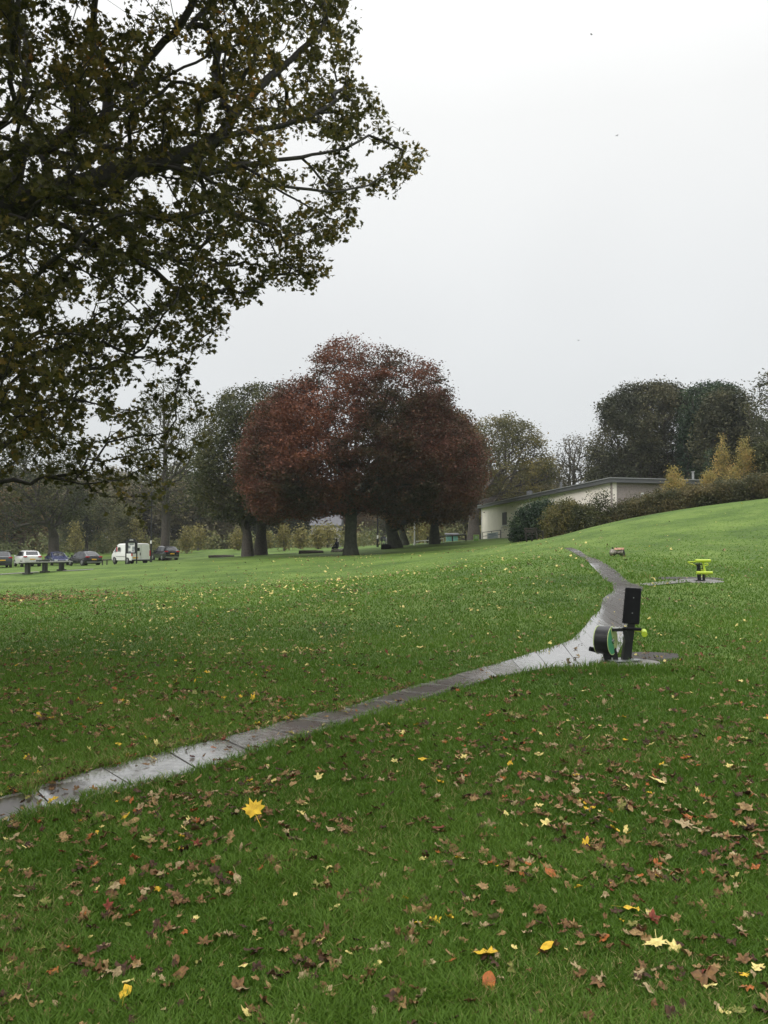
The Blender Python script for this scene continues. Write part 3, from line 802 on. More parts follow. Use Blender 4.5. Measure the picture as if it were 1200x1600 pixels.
    LV2, LF2, per2 = diamonds(Cc[~vv], .2, .8)
    v2 = .35 + rng.normal(0, .15, len(Cc[~vv]))
    me = np_mesh('foliage', np.vstack([LV, LV2]) - base, [LF, LF2 + len(LV)], M['lf_syc'], attr=np.clip(np.concatenate([np.repeat(v, per), np.repeat(v2, per2)]), 0, 1))
    link('crown', me, root)
    # a trailing bare twig at the right edge is part of the branches
near_tree()

# --- the copper beech and its neighbours
def gpt(px, D, dz=0.0):
    g = G(px, D); g.z += dz; return g
def trunkline(px, D, pts):
    """pts: photo pixels going up the trunk"""
    g = G(px, D)
    return [g] + [P(a, b_, D) for a, b_ in pts]

def beech():
    D = 62
    poly = [(372, 735), (380, 690), (400, 650), (415, 625), (440, 606), (452, 590), (480, 582), (495, 555), (510, 538), (540, 527), (572, 528), (600, 540), (628, 548), (650, 566), (680, 572), (694, 590), (706, 612), (700, 632), (716, 655), (740, 668), (756, 700), (756, 745), (735, 778), (690, 790), (640, 802), (600, 806), (570, 796), (548, 800), (520, 805), (490, 812), (455, 805), (425, 815), (400, 800), (385, 775)]
    tg = crown(poly, D, 1900, .95, bias=.4)
    top = lambda T: np.clip(1.15 - np.clip((proj(T)[1] * -1 + 640) / 100, 0, 1) * .75, .3, 1.15) * np.where(noise3(T / 1.3 + 9, 31) > np.where(proj(T)[1] > 670, .26, .36), 1.05, .35)
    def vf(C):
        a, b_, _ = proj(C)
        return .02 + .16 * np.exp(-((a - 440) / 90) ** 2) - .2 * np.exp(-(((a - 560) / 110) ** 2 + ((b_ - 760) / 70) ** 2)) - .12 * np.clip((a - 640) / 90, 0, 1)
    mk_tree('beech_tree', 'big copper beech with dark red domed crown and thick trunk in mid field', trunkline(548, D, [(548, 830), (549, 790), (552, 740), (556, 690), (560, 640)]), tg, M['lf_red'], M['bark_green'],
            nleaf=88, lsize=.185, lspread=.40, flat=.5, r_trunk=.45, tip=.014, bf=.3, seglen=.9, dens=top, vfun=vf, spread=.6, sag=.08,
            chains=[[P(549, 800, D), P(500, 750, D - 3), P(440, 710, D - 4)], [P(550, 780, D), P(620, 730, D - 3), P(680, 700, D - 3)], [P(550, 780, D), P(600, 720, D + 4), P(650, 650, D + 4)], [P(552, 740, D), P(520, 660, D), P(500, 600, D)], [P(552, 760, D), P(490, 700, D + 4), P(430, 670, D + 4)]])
beech()
# the two beeches behind on the right
poly = [(590, 690), (620, 640), (665, 615), (700, 640), (725, 650), (752, 680), (758, 720), (752, 760), (740, 790), (700, 810), (650, 822), (610, 820), (585, 790)]
mk_tree('beech_tree', 'rust brown beech with a leaning trunk just right of the copper beech', trunkline(618, 76, [(612, 830), (606, 800), (620, 750), (640, 700)]), crown(poly, 75, 650, .9), M['lf_rust'], M['bark_green'],
        nleaf=70, lsize=.25, lspread=.45, flat=.6, r_trunk=.50, tip=.02, bf=.3, seglen=1.2, dens=lambda T: np.where(noise3(T / 1.5 + 9, 61) > .34, 1.05, .35))
poly = [(640, 740), (660, 700), (700, 670), (745, 675), (757, 720), (750, 770), (735, 800), (700, 815), (665, 818), (645, 790)]
mk_tree('beech_tree', 'brown beech with straight dark trunk to the right of the white pole', trunkline(679, 80, [(679, 820), (680, 790), (690, 740), (700, 700)]), crown(poly, 81, 420, .9), M['lf_rust'], M['bark_green'],
        nleaf=70, lsize=.26, lspread=.5, flat=.6, r_trunk=.40, tip=.02, bf=.3, seglen=1.2, dens=lambda T: np.where(noise3(T / 1.5 + 9, 67) > .34, 1.05, .35))
poly = [(600, 800), (612, 760), (640, 740), (662, 770), (655, 808), (625, 822)]
mk_tree('slim_tree', 'slim leaning tree standing close behind the rust brown beech', trunkline(633, 84, [(628, 830), (620, 805), (625, 780)]), crown(poly, 85, 120, .9), M['lf_rust'], M['bark_green'],
        nleaf=40, lsize=.26, lspread=.5, r_trunk=.32, tip=.02, seglen=1.2)
# left pair
poly = [(300, 770), (305, 720), (330, 650), (348, 618), (375, 606), (410, 604), (445, 606), (470, 640), (460, 720), (450, 800), (420, 822), (370, 818), (325, 812)]
mk_tree('broadleaf_tree', 'tall olive green tree behind the left edge of the copper beech', trunkline(387, 70, [(386, 835), (380, 800), (378, 760), (380, 700)]), crown(poly, 71, 900, .9, bias=.5), M['lf_olive'], M['bark'],
        nleaf=60, lsize=.22, lspread=.42, flat=.6, r_trunk=.38, tip=.016, bf=.3, seglen=1.0, dens=lambda T: np.where(noise3(T / 1.3 + 9, 37) > .38, 1, .3),
        chains=[[P(382, 815, 70), P(350, 790, 69), P(320, 770, 69)]])
poly = [(370, 760), (385, 700), (420, 660), (460, 660), (480, 720), (478, 790), (440, 815), (395, 812)]
mk_tree('beech_tree', 'reddish beech with brown flared trunk beside the tall olive green tree', trunkline(407, 74, [(408, 835), (409, 800), (415, 760), (425, 720)]), crown(poly, 75, 350, .9), M['lf_rust'], M['bark'],
        nleaf=60, lsize=.25, lspread=.45, flat=.6, r_trunk=.46, tip=.018, bf=.3, seglen=1.0)
# tall half bare tree behind the cars
poly = [(206, 770), (196, 720), (205, 660), (222, 615), (255, 590), (295, 602), (322, 640), (330, 690), (318, 745), (300, 790), (270, 805), (235, 800)]
mk_tree('bare_tree', 'tall half bare tree with straight trunk behind the dark crossover car', trunkline(258, 96, [(259, 830), (259, 790), (258, 740), (258, 700), (256, 660), (254, 620)]), crown(poly, 96, 650, .9, bias=.6), M['lf_olive'], M['bark'],
        nleaf=10, lsize=.28, lspread=.5, r_trunk=.52, tip=.028, bf=.5, seglen=1.3, wob=.1, thin=.06)
# left tree over the parked cars
poly = [(-60, 820), (-50, 720), (-10, 672), (50, 660), (95, 675), (125, 705), (142, 750), (150, 795), (125, 818), (60, 825), (10, 838)]
mk_tree('broadleaf_tree', 'spreading olive brown tree with forked trunk behind the white car', trunkline(85, 97, [(84, 838), (80, 820)]), crown(poly, 97, 600, .8, bias=.6), M['lf_olive'], M['bark'],
        nleaf=40, lsize=.28, lspread=.55, r_trunk=.6, tip=.024, bf=.3, seglen=1.2, dens=lambda T: np.where(noise3(T / 1.7 + 9, 39) > .42, 1, .3),
        chains=[[P(81, 828, 97), P(60, 790, 96), P(20, 750, 95)], [P(83, 828, 97), P(96, 800, 97), P(110, 750, 98)]])
# trees above and beside the building
poly = [(730, 790), (733, 745), (722, 715), (738, 690), (738, 668), (762, 655), (790, 649), (818, 656), (838, 672), (850, 700), (862, 715), (868, 745), (862, 775), (835, 800), (780, 820), (745, 815)]
mk_tree('ash_tree', 'round crowned yellowing ash tree behind the low end of the pale building', trunkline(741, 94, [(740, 820), (741, 795), (752, 760), (765, 730)]), crown(poly, 100, 950, .9, bias=.55), M['lf_ash'], M['bark'],
        nleaf=34, lsize=.25, lspread=.45, flat=.7, r_trunk=.6, tip=.02, bf=.42, seglen=1.2, dens=lambda T: np.where(noise3(T / 1.4 + 9, 41) > .40, 1, .35),
        chains=[[P(741, 795, 94), P(790, 770, 98), P(810, 720, 100), P(820, 690, 101)], [P(745, 775, 94), P(790, 730, 98), P(790, 680, 100)]])
poly = [(862, 760), (866, 725), (868, 700), (882, 684), (905, 679), (925, 690), (932, 715), (925, 745), (912, 768), (885, 772)]
mk_tree('bare_tree', 'small almost leafless tree between the ash and the dark crowns', trunkline(897, 112, [(897, 800), (896, 770), (896, 740), (898, 710)]), crown(poly, 112, 420, .9, bias=.6), M['lf_bare'], M['bark'],
        nleaf=6, lsize=.28, lspread=.5, r_trunk=.35, tip=.03, bf=.55, seglen=1.2, wob=.1, thin=.06)
poly = [(915, 770), (918, 725), (930, 690), (940, 655), (938, 635), (962, 612), (990, 604), (1025, 602), (1055, 604), (1078, 618), (1088, 650), (1085, 700), (1075, 750), (1040, 780), (960, 785)]
mk_tree('broadleaf_tree', 'broad dense grey green tree rising above the grey wall of the building', trunkline(1000, 96, [(1000, 780), (1000, 750), (1005, 700)]), crown(poly, 96, 1500, .9, bias=.5), M['lf_dark'], M['bark'],
        nleaf=72, lsize=.27, lspread=.5, flat=.7, r_trunk=.7, tip=.018, bf=.3, seglen=1.2, dens=lambda T: np.where(noise3(T / 2.0 + 9, 43) > .46, 1.15, .22))
poly = [(1062, 770), (1066, 700), (1068, 640), (1078, 610), (1100, 600), (1130, 602), (1150, 608), (1168, 640), (1165, 690), (1172, 740), (1150, 775), (1100, 785)]
mk_tree('oak_tree', 'dark green oak between the broad grey green tree and the right edge', trunkline(1110, 90, [(1110, 780), (1112, 740), (1115, 690)]), crown(poly, 90, 950, .85, bias=.35), M['lf_green'], M['bark'],
        nleaf=72, lsize=.26, lspread=.5, flat=.6, r_trunk=.6, tip=.018, bf=.3, seglen=1.2, dens=lambda T: np.where(noise3(T / 2.0 + 9, 47) > .44, 1.15, .22))
poly = [(1085, 700), (1095, 655), (1110, 622), (1140, 604), (1165, 612), (1178, 650), (1175, 700), (1160, 750), (1110, 750)]
mk_tree('broadleaf_tree', 'brownish crown showing in front of the dark green oak', trunkline(1140, 86, [(1140, 770), (1138, 730), (1138, 690)]), crown(poly, 86, 420, .7, bias=.4), M['lf_dark'], M['bark'],
        nleaf=60, lsize=.26, lspread=.5, flat=.7, r_trunk=.45, tip=.018, bf=.3, seglen=1.2)
poly = [(1172, 690), (1168, 640), (1178, 600), (1200, 580), (1260, 560), (1340, 570), (1400, 640), (1400, 740), (1340, 780), (1230, 775), (1205, 700)]
mk_tree('broadleaf_tree', 'open crowned tree cut by the right edge of the picture', trunkline(1270, 78, [(1270, 740), (1268, 690), (1260, 650)]), crown(poly, 78, 700, .8, bias=.5), M['lf_dark'], M['bark'],
        nleaf=45, lsize=.22, lspread=.42, flat=.6, r_trunk=.5, tip=.018, bf=.35, seglen=1.0, dens=lambda T: np.where(noise3(T / 1.3 + 9, 53) > .42, 1, .3))
poly = [(1165, 790), (1160, 745), (1175, 705), (1200, 690), (1250, 685), (1280, 740), (1270, 795)]
mk_tree('hawthorn_tree', 'low dense olive tree behind the hedge at the right edge', trunkline(1215, 57, [(1215, 760), (1216, 735)]), crown(poly, 57, 300, .8, bias=.4), M['lf_olive'], M['bark'],
        nleaf=75, lsize=.17, lspread=.3, flat=.8, r_trunk=.18, tip=.012, bf=.3, seglen=.8)

# golden young trees by the hedge
def young(px, D, top, halfw, basepx, label, m='lf_gold', n=150, shape='spire', name='birch_tree', group=None, nl=20, ls=.10):
    bx, by = px, basepx
    h_ = by - top
    if shape == 'spire':
        poly = [(px - halfw * .5, by - h_ * .12), (px - halfw, by - h_ * .3), (px - halfw * .75, by - h_ * .55), (px - halfw * .35, by - h_ * .85), (px, top), (px + halfw * .3, by - h_ * .85), (px + halfw * .8, by - h_ * .55), (px + halfw, by - h_ * .3), (px + halfw * .5, by - h_ * .12)]
    else:
        poly = [(px - halfw * .6, by - h_ * .15), (px - halfw, by - h_ * .45), (px - halfw * .85, by - h_ * .75), (px - halfw * .3, top + h_ * .03), (px + halfw * .4, top), (px + halfw * .9, by - h_ * .7), (px + halfw, by - h_ * .4), (px + halfw * .6, by - h_ * .15)]
    g = G(px, D)
    tp = P(px, top + h_ * .15, D)
    return mk_tree(name, label, [g, g.lerp(tp, .5), tp], crown(poly, D, n, .9, bias=.6), M[m], M['bark_pale'], cat='tree', group=group, nleaf=nl, lsize=ls * D / 50, lspread=.16 * D / 50, r_trunk=.07 * D / 50,
                   tip=.006, bf=.5, seglen=.5, flare=False, spread=1.0, flat=1.1, drop=.003)
young(1052, 53, 728, 17, 800, 'golden young birch at the left end of the hilltop hedge', n=230)
young(1066, 52, 748, 13, 796, 'short orange tinted birch filling the gap beside the golden one', n=140)
young(1107, 52, 733, 14, 790, 'small golden birch in front of the roof end post', n=170)
young(1128, 57, 683, 14, 788, 'slender yellow birch with a bare pale stem above the hedge', n=190)
young(1163, 56, 681, 17, 786, 'tallest orange yellow birch near the right end of the hedge', n=230)
young(1145, 55, 728, 14, 786, 'low yellow birch between the two taller ones', n=130)
young(1108, 60, 700, 4, 780, 'thin dark conifer tip rising behind the small golden birch', m='lf_green', n=40, name='fir_tree')

# hedge and shrubs
def shrub(name, label, D, poly, m, n, nl=60, ls=.12, group=None, cat='shrub', thick=.9, bias=.5, spreadl=.22):
    poly = np.array(poly, float); cx = poly[:, 0].mean(); g = G(cx, D)
    lowp = P(cx, poly[:, 1].min() * .5 + poly[:, 1].max() * .5, D)
    return mk_tree(name, label, [g, g.lerp(lowp, .5)], crown(poly, D, n, thick, bias=bias), M[m], M['bark'], cat=cat, group=group, nleaf=nl, lsize=ls, lspread=spreadl, r_trunk=.05, tip=.006, bf=.4, seglen=.5, flare=False, drop=.004, spread=1.0, flat=.9, crown='foliage')
shrub('evergreen_bush', 'big dark green bush at the left end of the row before the pale wall', 60, [(800, 842), (802, 818), (812, 800), (830, 788), (852, 784), (868, 790), (878, 806), (876, 846), (840, 852)], 'lf_green', 330, 75, .14)
shrub('yellow_shrub', 'yellow leaved shrub in front of the pale wall', 57, [(848, 842), (850, 812), (862, 792), (885, 785), (905, 790), (912, 806), (905, 832), (880, 845)], 'lf_ash', 230, 60, .12)
shrub('green_shrub', 'mixed yellow green shrub between the yellow shrub and the tall sprays', 56, [(888, 838), (892, 805), (905, 790), (925, 792), (935, 806), (930, 828), (905, 840)], 'lf_olive', 170, 60, .12)
shrub('sprawling_shrub', 'straggly shrub with tall leafy sprays before the corner of the building', 54, [(915, 832), (918, 805), (928, 795), (922, 775), (930, 772), (938, 786), (944, 765), (950, 768), (950, 790), (962, 800), (962, 822), (940, 832)], 'lf_olive', 95, 34, .12)
shrub('green_shrub', 'rounded dark shrub against the pale wall right of the evergreen bush', 62, [(870, 820), (874, 796), (888, 782), (905, 784), (912, 800), (905, 822)], 'lf_dark', 80, 45, .12)
def hedge():
    tops = [(945, 812), (960, 802), (985, 790), (1010, 782), (1040, 776), (1080, 772), (1120, 766), (1160, 758), (1200, 750), (1260, 742), (1330, 735)]
    pts = []; 
    for i in range(2600):
        px = 945 + (1330 - 945) * rng.random()
        Dc = np.interp(px, [945, 1000, 1100, 1200, 1330], [54, 51, 49, 48, 48]) + rng.random() * 2.6 + .4
        tp = np.interp(px, [a for a, _ in tops], [b_ for _, b_ in tops]) + 14 * (rng.random() - .6) + 16 * (noise2([px], [0], 11, 8)[0] - .5)
        a, b_ = ray(px, tp)
        zt = CAMZ + b_ * Dc; x = a * Dc; zg = h1(x, Dc)
        z = zg + .05 + (max(zt, zg + .5) - zg) * rng.random() ** .7
        pts.append((x, Dc, z))
    pts = np.array(pts)
    g = G(1100, 50)
    root = empty('hedge', g, 'long scruffy brown green hedge along the crest of the hill', 'hedge')
    C = np.repeat(pts, 62, axis=0); C = C + rng.normal(0, .19, C.shape)
    V, F, per = diamonds(C, .11, 1.0)
    px_, _, _ = proj(C)
    v = .45 + 1.0 * (noise3(C / .9, 3) - .5) + rng.normal(0, .15, len(C)) + .2 * np.exp(-((px_ - 985) / 30) ** 2)
    link('foliage', np_mesh('foliage', V - np.array(g), F, M['lf_hedge'], attr=np.repeat(np.clip(v, 0, 1), per)), root)
    mb_v = []; 
    b2 = MB()
    for k in range(260):
        p = pts[rng.integers(len(pts))]; b2.tube((p[0], p[1], h1(p[0], p[1]) - .05), (p[0] + rng.normal(0, .2), p[1] + rng.normal(0, .1), p[2] + .1), .012, .004, 4)
    b2.build('twigs', M['bark'], root, world=True)['kind'] = 'stuff'
hedge()

# far belt: hazy woodland trees as individuals
def protos():
    ps = []
    for k, (mm_, dn) in enumerate((('lf_haze', 36), ('lf_haze', 20), ('lf_holive', 38), ('lf_hrust', 30), ('lf_hdark', 44))):
        H = 13.0; n = 330
        d = rng.normal(0, 1, (n, 3)); d /= np.linalg.norm(d, axis=1)[:, None]
        lob = rng.integers(0, 4, n); lc = rng.normal(0, 1, (4, 3)) * np.array([2.2, 2.2, 1.6])
        T = np.array([0, 0, H * .55]) + lc[lob] + d * np.array([3.4, 3.4, 4.2]) * (rng.random(n) ** .5)[:, None]
        T = T[T[:, 2] > 1.2]
        global h1
        root = mk_tree('woodland_tree', None, [(0, 0, 0), (0, 0, H * .2), (.2, 0, H * .45), (0, .1, H * .7)], T, M[mm_], M['bark'], cat=None,
                       nleaf=dn, lsize=.42, lspread=.75, r_trunk=.28, tip=.035, bf=.4, seglen=1.4, thin=.08)
        ps.append(root)
    return ps
PR = protos()
far = [ # px, D, height m, proto, width factor
    (-190, 125, 16, 0, 1.2), (-130, 140, 18, 2, 1.2), (-70, 128, 15, 1, 1.1), (-20, 150, 17, 0, 1.2), (15, 132, 12, 3, 1.1), (48, 160, 17, 1, 1.1), (110, 150, 15, 0, 1.1), (135, 122, 11, 4, .8), (160, 175, 15, 1, 1.2),
    (188, 118, 9.5, 2, .9), (222, 145, 14, 0, 1.2), (285, 150, 16, 2, 1.2), (310, 135, 13, 0, 1.2), (345, 165, 16, 1, 1.1), (385, 150, 15, 2, 1.2), (440, 160, 14, 4, 1.2), (475, 150, 13, 4, 1.0), (505, 190, 15, 0, 1.2),
    (550, 175, 14, 3, 1.2), (590, 215, 16, 0, 1.2), (632, 180, 15, 2, 1.2), (665, 160, 14, 0, 1.1), (700, 150, 13, 3, 1.1), (725, 128, 12, 0, 1.0), (760, 140, 13, 1, 1.1), (812, 135, 15, 0, 1.1), (850, 130, 10, 0, 1.1), (880, 150, 8, 0, 1.1), (930, 140, 9, 4, 1.1),
    (30, 210, 24, 0, 1.3), (90, 220, 22, 2, 1.3), (-60, 220, 26, 0, 1.3), (200, 230, 21, 0, 1.4), (150, 240, 17, 3, 1.3), (270, 230, 24, 4, 1.3), (430, 230, 22, 0, 1.4), (360, 230, 21, 1, 1.4), (500, 250, 20, 4, 1.4), (610, 260, 21, 0, 1.4), (680, 250, 21, 1, 1.4), (740, 240, 21, 0, 1.4),
    (-160, 330, 22, 0, 1.6), (-70, 360, 24, 2, 1.6), (10, 340, 22, 0, 1.7), (75, 370, 24, 4, 1.6), (125, 345, 20, 3, 1.6), (180, 365, 24, 0, 1.7), (245, 340, 22, 2, 1.7), (320, 370, 24, 0, 1.7), (390, 350, 22, 4, 1.7), (455, 370, 24, 0, 1.7), (530, 350, 22, 2, 1.7), (580, 370, 24, 0, 1.7), (640, 350, 22, 4, 1.7), (720, 370, 24, 0, 1.7), (790, 350, 22, 2, 1.7), (1010, 125, 15, 2, 1.2), (1180, 115, 13, 4, 1.2), (1250, 110, 14, 2, 1.2), (1340, 100, 14, 0, 1.2), (1080, 130, 15, 0, 1.2),
]
ORD = ['first', 'second', 'third', 'fourth', 'fifth', 'sixth', 'seventh', 'eighth', 'ninth', 'tenth', 'eleventh', 'twelfth', 'thirteenth', 'fourteenth', 'fifteenth', 'sixteenth', 'seventeenth', 'eighteenth', 'nineteenth', 'twentieth',
       'twenty-first', 'twenty-second', 'twenty-third', 'twenty-fourth', 'twenty-fifth', 'twenty-sixth', 'twenty-seventh', 'twenty-eighth', 'twenty-ninth', 'thirtieth']
KW = ['brown olive', 'thin crowned grey brown', 'olive green', 'rusty brown', 'dark grey green']
first = set()
near_belt = sorted([f_ for f_ in far if f_[1] < 200], key=lambda q: q[0]); far_belt = sorted([f_ for f_ in far if f_[1] >= 200], key=lambda q: q[0])
for lst, nm in ((near_belt, 'nearer belt'), (far_belt, 'farthest belt')):
    cnt = 0
    for (px, D, H_, k, wf) in lst:
        g = G(px, D)
        if k not in first: o = PR[k]; first.add(k)
        else: o = copy_tree(PR[k])
        s_ = H_ / 13.0
        o.location = (g.x, g.y, g.z - .2); o.scale = (s_ * wf, s_ * wf, s_); o.rotation_euler = (0, 0, rng.random() * 6.28)
        if -60 <= px <= 1260: cnt += 1; lb = '%s hazy tree %s from the left in the %s' % (KW[k], ORD[cnt - 1], nm)
        else: lb = '%s tree outside the view in the %s' % (KW[k], nm)
        tag(o, lb, 'tree', 'distant woodland trees')
# young willowy trees
yl = [(292, 118, 822), (362, 112, 838), (372, 122, 818), (462, 105, 812), (502, 108, 815), (430, 118, 824), (540, 125, 818), (213, 116, 826), (140, 118, 822), (275, 122, 818), (165, 120, 830)]
yl = [(118, 112, 815), (151, 150, 816), (213, 116, 812), (292, 108, 822), (309, 116, 824), (372, 112, 830), (414, 118, 832), (444, 104, 822), (470, 112, 826), (497, 106, 825), (512, 118, 822), (652, 104, 808), (668, 112, 815)]
for i, (px, D, top) in enumerate(yl):
    g = G(px, D); by = proj(np.array(g))[1]
    young(px, D, top, 8.5 if D < 140 else 7, float(by), '%s pale yellow sapling from the left beyond the trunks' % ORD[i], m='lf_willow' if i != 1 else 'lf_gold', n=110, shape='round', name='sapling_tree', group='pale yellow saplings beyond the field', nl=9, ls=.13)
# far scrub that reads as one mass
n = 3600
px = rng.random(n) * 1500 - 250; D = 122 + rng.random(n) * 90
X = np.array([ray(a, 860)[0] for a in px]) * D; Z = hz(X, D) + rng.random(n) ** 1.2 * 3.2 * (.2 + noise2(X, D, 9, 4))
keep = ~((px > 588) & (px < 612))
C = np.repeat(np.stack([X, D, Z], 1)[keep], 30, axis=0); C += rng.normal(0, .6, C.shape)
V, F, per = diamonds(C, .45, 1.0)
v = .5 + 1.0 * (noise3(C / 7.0 + 40, 3) - .5) + rng.normal(0, .12, len(C))
M['lf_scrub'] = leafmat('scrub_leaf', [(0, (0.07, 0.10, 0.03)), (.5, (0.14, 0.15, 0.06)), (1, (0.26, 0.22, 0.09))], .7, .2)
tag(link('undergrowth', np_mesh('undergrowth', V, F, M['lf_scrub'], attr=np.repeat(np.clip(v, 0, 1), per))), 'brown and olive scrub beyond the far edge of the field', 'undergrowth', kind='stuff')

# ------------------------------------------------------------------ building
M['render'] = mat('cream_render', (0.86, 0.80, 0.71), .85, noise=.07, nscale=1.2, bump=.1, bscale=40, detail=8)
M['dash'] = mat('grey_pebbledash', (0.34, 0.30, 0.275), .9, noise=.22, nscale=14, bump=.5, bscale=60, dark=(0.24, 0.21, 0.19))
M['fascia'] = mat('grey_fascia', (0.11, 0.115, 0.12), .5, noise=.15, nscale=3)
M['felt'] = mat('roof_felt', (0.06, 0.06, 0.062), .8, noise=.3, nscale=2)
def building():
    A = P(752, 794, 90); B = P(957, 757, 55)           # top of the cream wall: far end, near corner
    zr = (A.z + B.z) / 2 + .05
    A.z = B.z = zr
    C2 = Vector((B.x + 9.6, B.y + 2.6, zr)); D2 = Vector((A.x + 9.6, A.y + 2.6, zr))
    zb = 1.6
    root = empty('park_building', (B.x, B.y, zb), 'long low flat roofed park building with cream side and grey pebbledash end', 'building')
    d = (A - B).normalized(); nrm = Vector((-abs(d.y), -abs(d.x) * (1 if d.x < 0 else -1), 0)); nrm = Vector((d.y * -1, d.x, 0))
    if nrm.x > 0: nrm = -nrm
    L = (A - B).length
    e2 = (C2 - B).normalized(); n2_ = Vector((e2.y, -e2.x, 0)); L2 = (C2 - B).length
    def face(p, q, z0, z1, t, n_, name, m, parent=root):
        mb = MB(); mb.slab([Vector((p.x, p.y, z0)), Vector((q.x, q.y, z0)), Vector((q.x, q.y, z1)), Vector((p.x, p.y, z1))], n_, t)
        return mb.build(name, m, parent, world=True)
    wl = face(B, A, zb, zr, .3, nrm, 'side_wall', M['render']); wl['label'] = 'cream rendered side wall'
    w2 = face(B + e2 * .0, C2, zb, zr - .002, .28, n2_, 'end_wall', M['dash']); w2['label'] = 'grey pebbledash end wall'
    face(A, D2, zb, zr - .004, .28, -n2_, 'back_wall', M['render']); face(C2, D2, zb, zr - .006, .28, -nrm, 'back_wall', M['dash'])
    # roof slab with deep fascia and overhang
    ov = .35; c0 = B + nrm * ov - d * ov; c1 = A + nrm * ov + d * ov; c2 = D2 - nrm * ov + d * ov; c3 = C2 - nrm * ov - d * ov
    c0 = B + nrm * ov + n2_ * ov; c1 = A + nrm * ov - n2_ * ov; c2 = D2 - nrm * ov - n2_ * ov; c3 = C2 - nrm * ov + n2_ * ov
    mb = MB(); mb.slab([Vector((p.x, p.y, zr + .28)) for p in (c0, c1, c2, c3)], (0, 0, 1), .28)
    rf = mb.build('roof', M['fascia'], root, world=True)
    mb = MB(); k0 = c0 + (nrm + n2_) * .07; k1 = c1 + (nrm - n2_) * .07; k2 = c2 + (-nrm - n2_) * .07; k3 = c3 + (-nrm + n2_) * .07
    mb.slab([Vector((p.x, p.y, zr + .33)) for p in (k0, k1, k2, k3)], (0, 0, 1), .055)
    M['edge'] = mat('pale_roof_trim', (0.30, 0.31, 0.31), .4, noise=.1)
    mb.build('roof_trim', M['edge'], rf, world=True).parent = rf
    # soffit shadow board
    # tall window in the cream side
    def on_wall(px):  # distance along wall from B hit by column px
        a, _ = ray(px, 800)
        # B + d*t : x = a*y
        t_ = (B.x - a * B.y) / (a * d.y - d.x); return t_
    t0, t1 = on_wall(792), on_wall(785)
    yW = B.y + d.y * t0
    zt = CAMZ + ray(788, 800)[1] * yW; zb_ = CAMZ + ray(788, 820)[1] * yW
    p = B + d * t0; q = B + d * t1
    mb = MB(); o_ = nrm * .03
    mb.slab([Vector((p.x, p.y, zb_)) + o_, Vector((q.x, q.y, zb_)) + o_, Vector((q.x, q.y, zt)) + o_, Vector((p.x, p.y, zt)) + o_], nrm, .06)
    wn = mb.build('window', M['plastic'], root, world=True)
    i_ = d * .1; o_ = nrm * .036
    mb = MB(); mb.slab([Vector((p.x, p.y, zb_ + .12)) + o_ + i_, Vector((q.x, q.y, zb_ + .12)) + o_ - i_, Vector((q.x, q.y, zt - .12)) + o_ - i_, Vector((p.x, p.y, zt - .12)) + o_ + i_], nrm, .02)
    mb.build('pane', M['plastic'], wn, world=True)
    mb = MB(); o_ = nrm * .09
    mb.slab([Vector((p.x, p.y, zb_ - .1)) + o_ - i_, Vector((q.x, q.y, zb_ - .1)) + o_ + i_, Vector((q.x, q.y, zb_)) + o_ + i_, Vector((p.x, p.y, zb_)) + o_ - i_], nrm, .09)
    mb.build('sill', M['white'], wn, world=True)
    # small vents on the grey end
    for px, py in ((1004, 774), (1026, 778)):
        a, _ = ray(px, 800); t_ = (B.x - a * B.y) / (a * e2.y - e2.x); c = B + e2 * t_; z = CAMZ + ray(px, py)[1] * c.y
        mb = MB()
        c = c + n2_ * .02
        h_ = .17; wv = e2 * .1
        for zz_ in (-.17, .13): mb.slab([Vector((c.x, c.y, z + zz_)) - wv, Vector((c.x, c.y, z + zz_)) + wv, Vector((c.x, c.y, z + zz_ + .05)) + wv, Vector((c.x, c.y, z + zz_ + .05)) - wv], n2_, .04)
        mb.slab([Vector((c.x, c.y, z - h_)) - wv, Vector((c.x, c.y, z - h_)) - wv * .6, Vector((c.x, c.y, z + h_)) - wv * .6, Vector((c.x, c.y, z + h_)) - wv], n2_, .038)
        mb.slab([Vector((c.x, c.y, z - .12)) - wv * .6, Vector((c.x, c.y, z - .12)) + wv, Vector((c.x, c.y, z + .13)) + wv, Vector((c.x, c.y, z + .13)) - wv * .6], n2_, .025)
        mb.build('vent', M['white'], root, world=True)
    # roof-top items
    mb = MB(); f0 = P(1083, 752, 59.5); mb.box((f0.x, f0.y, zr + .75), (.14, .14, .8), bevel=.02); mb.box((f0.x, f0.y, zr + 1.18), (.2, .2, .06), bevel=.01)
    mb.build('flue', M['edge'], root, world=True)
    mb = MB(); f0 = P(808, 770, 78); mb.box((f0.x + 1.2, f0.y, zr + .75), (.5, .5, .7), bevel=.04); mb.build('roof_vent', M['fascia'], root, world=True)
    f0 = P(850, 770, 70); mb = MB(); mb.tube((f0.x + 1.5, f0.y, zr + .4), (f0.x + 1.5, f0.y, zr + 1.3), .12, .12, 10); mb.build('roof_vent', M['fascia'], root, world=True)
    # drainpipe at the far corner and alarm box
    mb = MB(); pp = B + d * (L - .5) + nrm * .08; mb.tube((pp.x, pp.y, zb), (pp.x, pp.y, zr), .05, .05, 8); mb.build('drainpipe', M['white'], root, world=True)
    return B, d, nrm, zr, L
BB, Bd, Bn, Bz, BL = building()

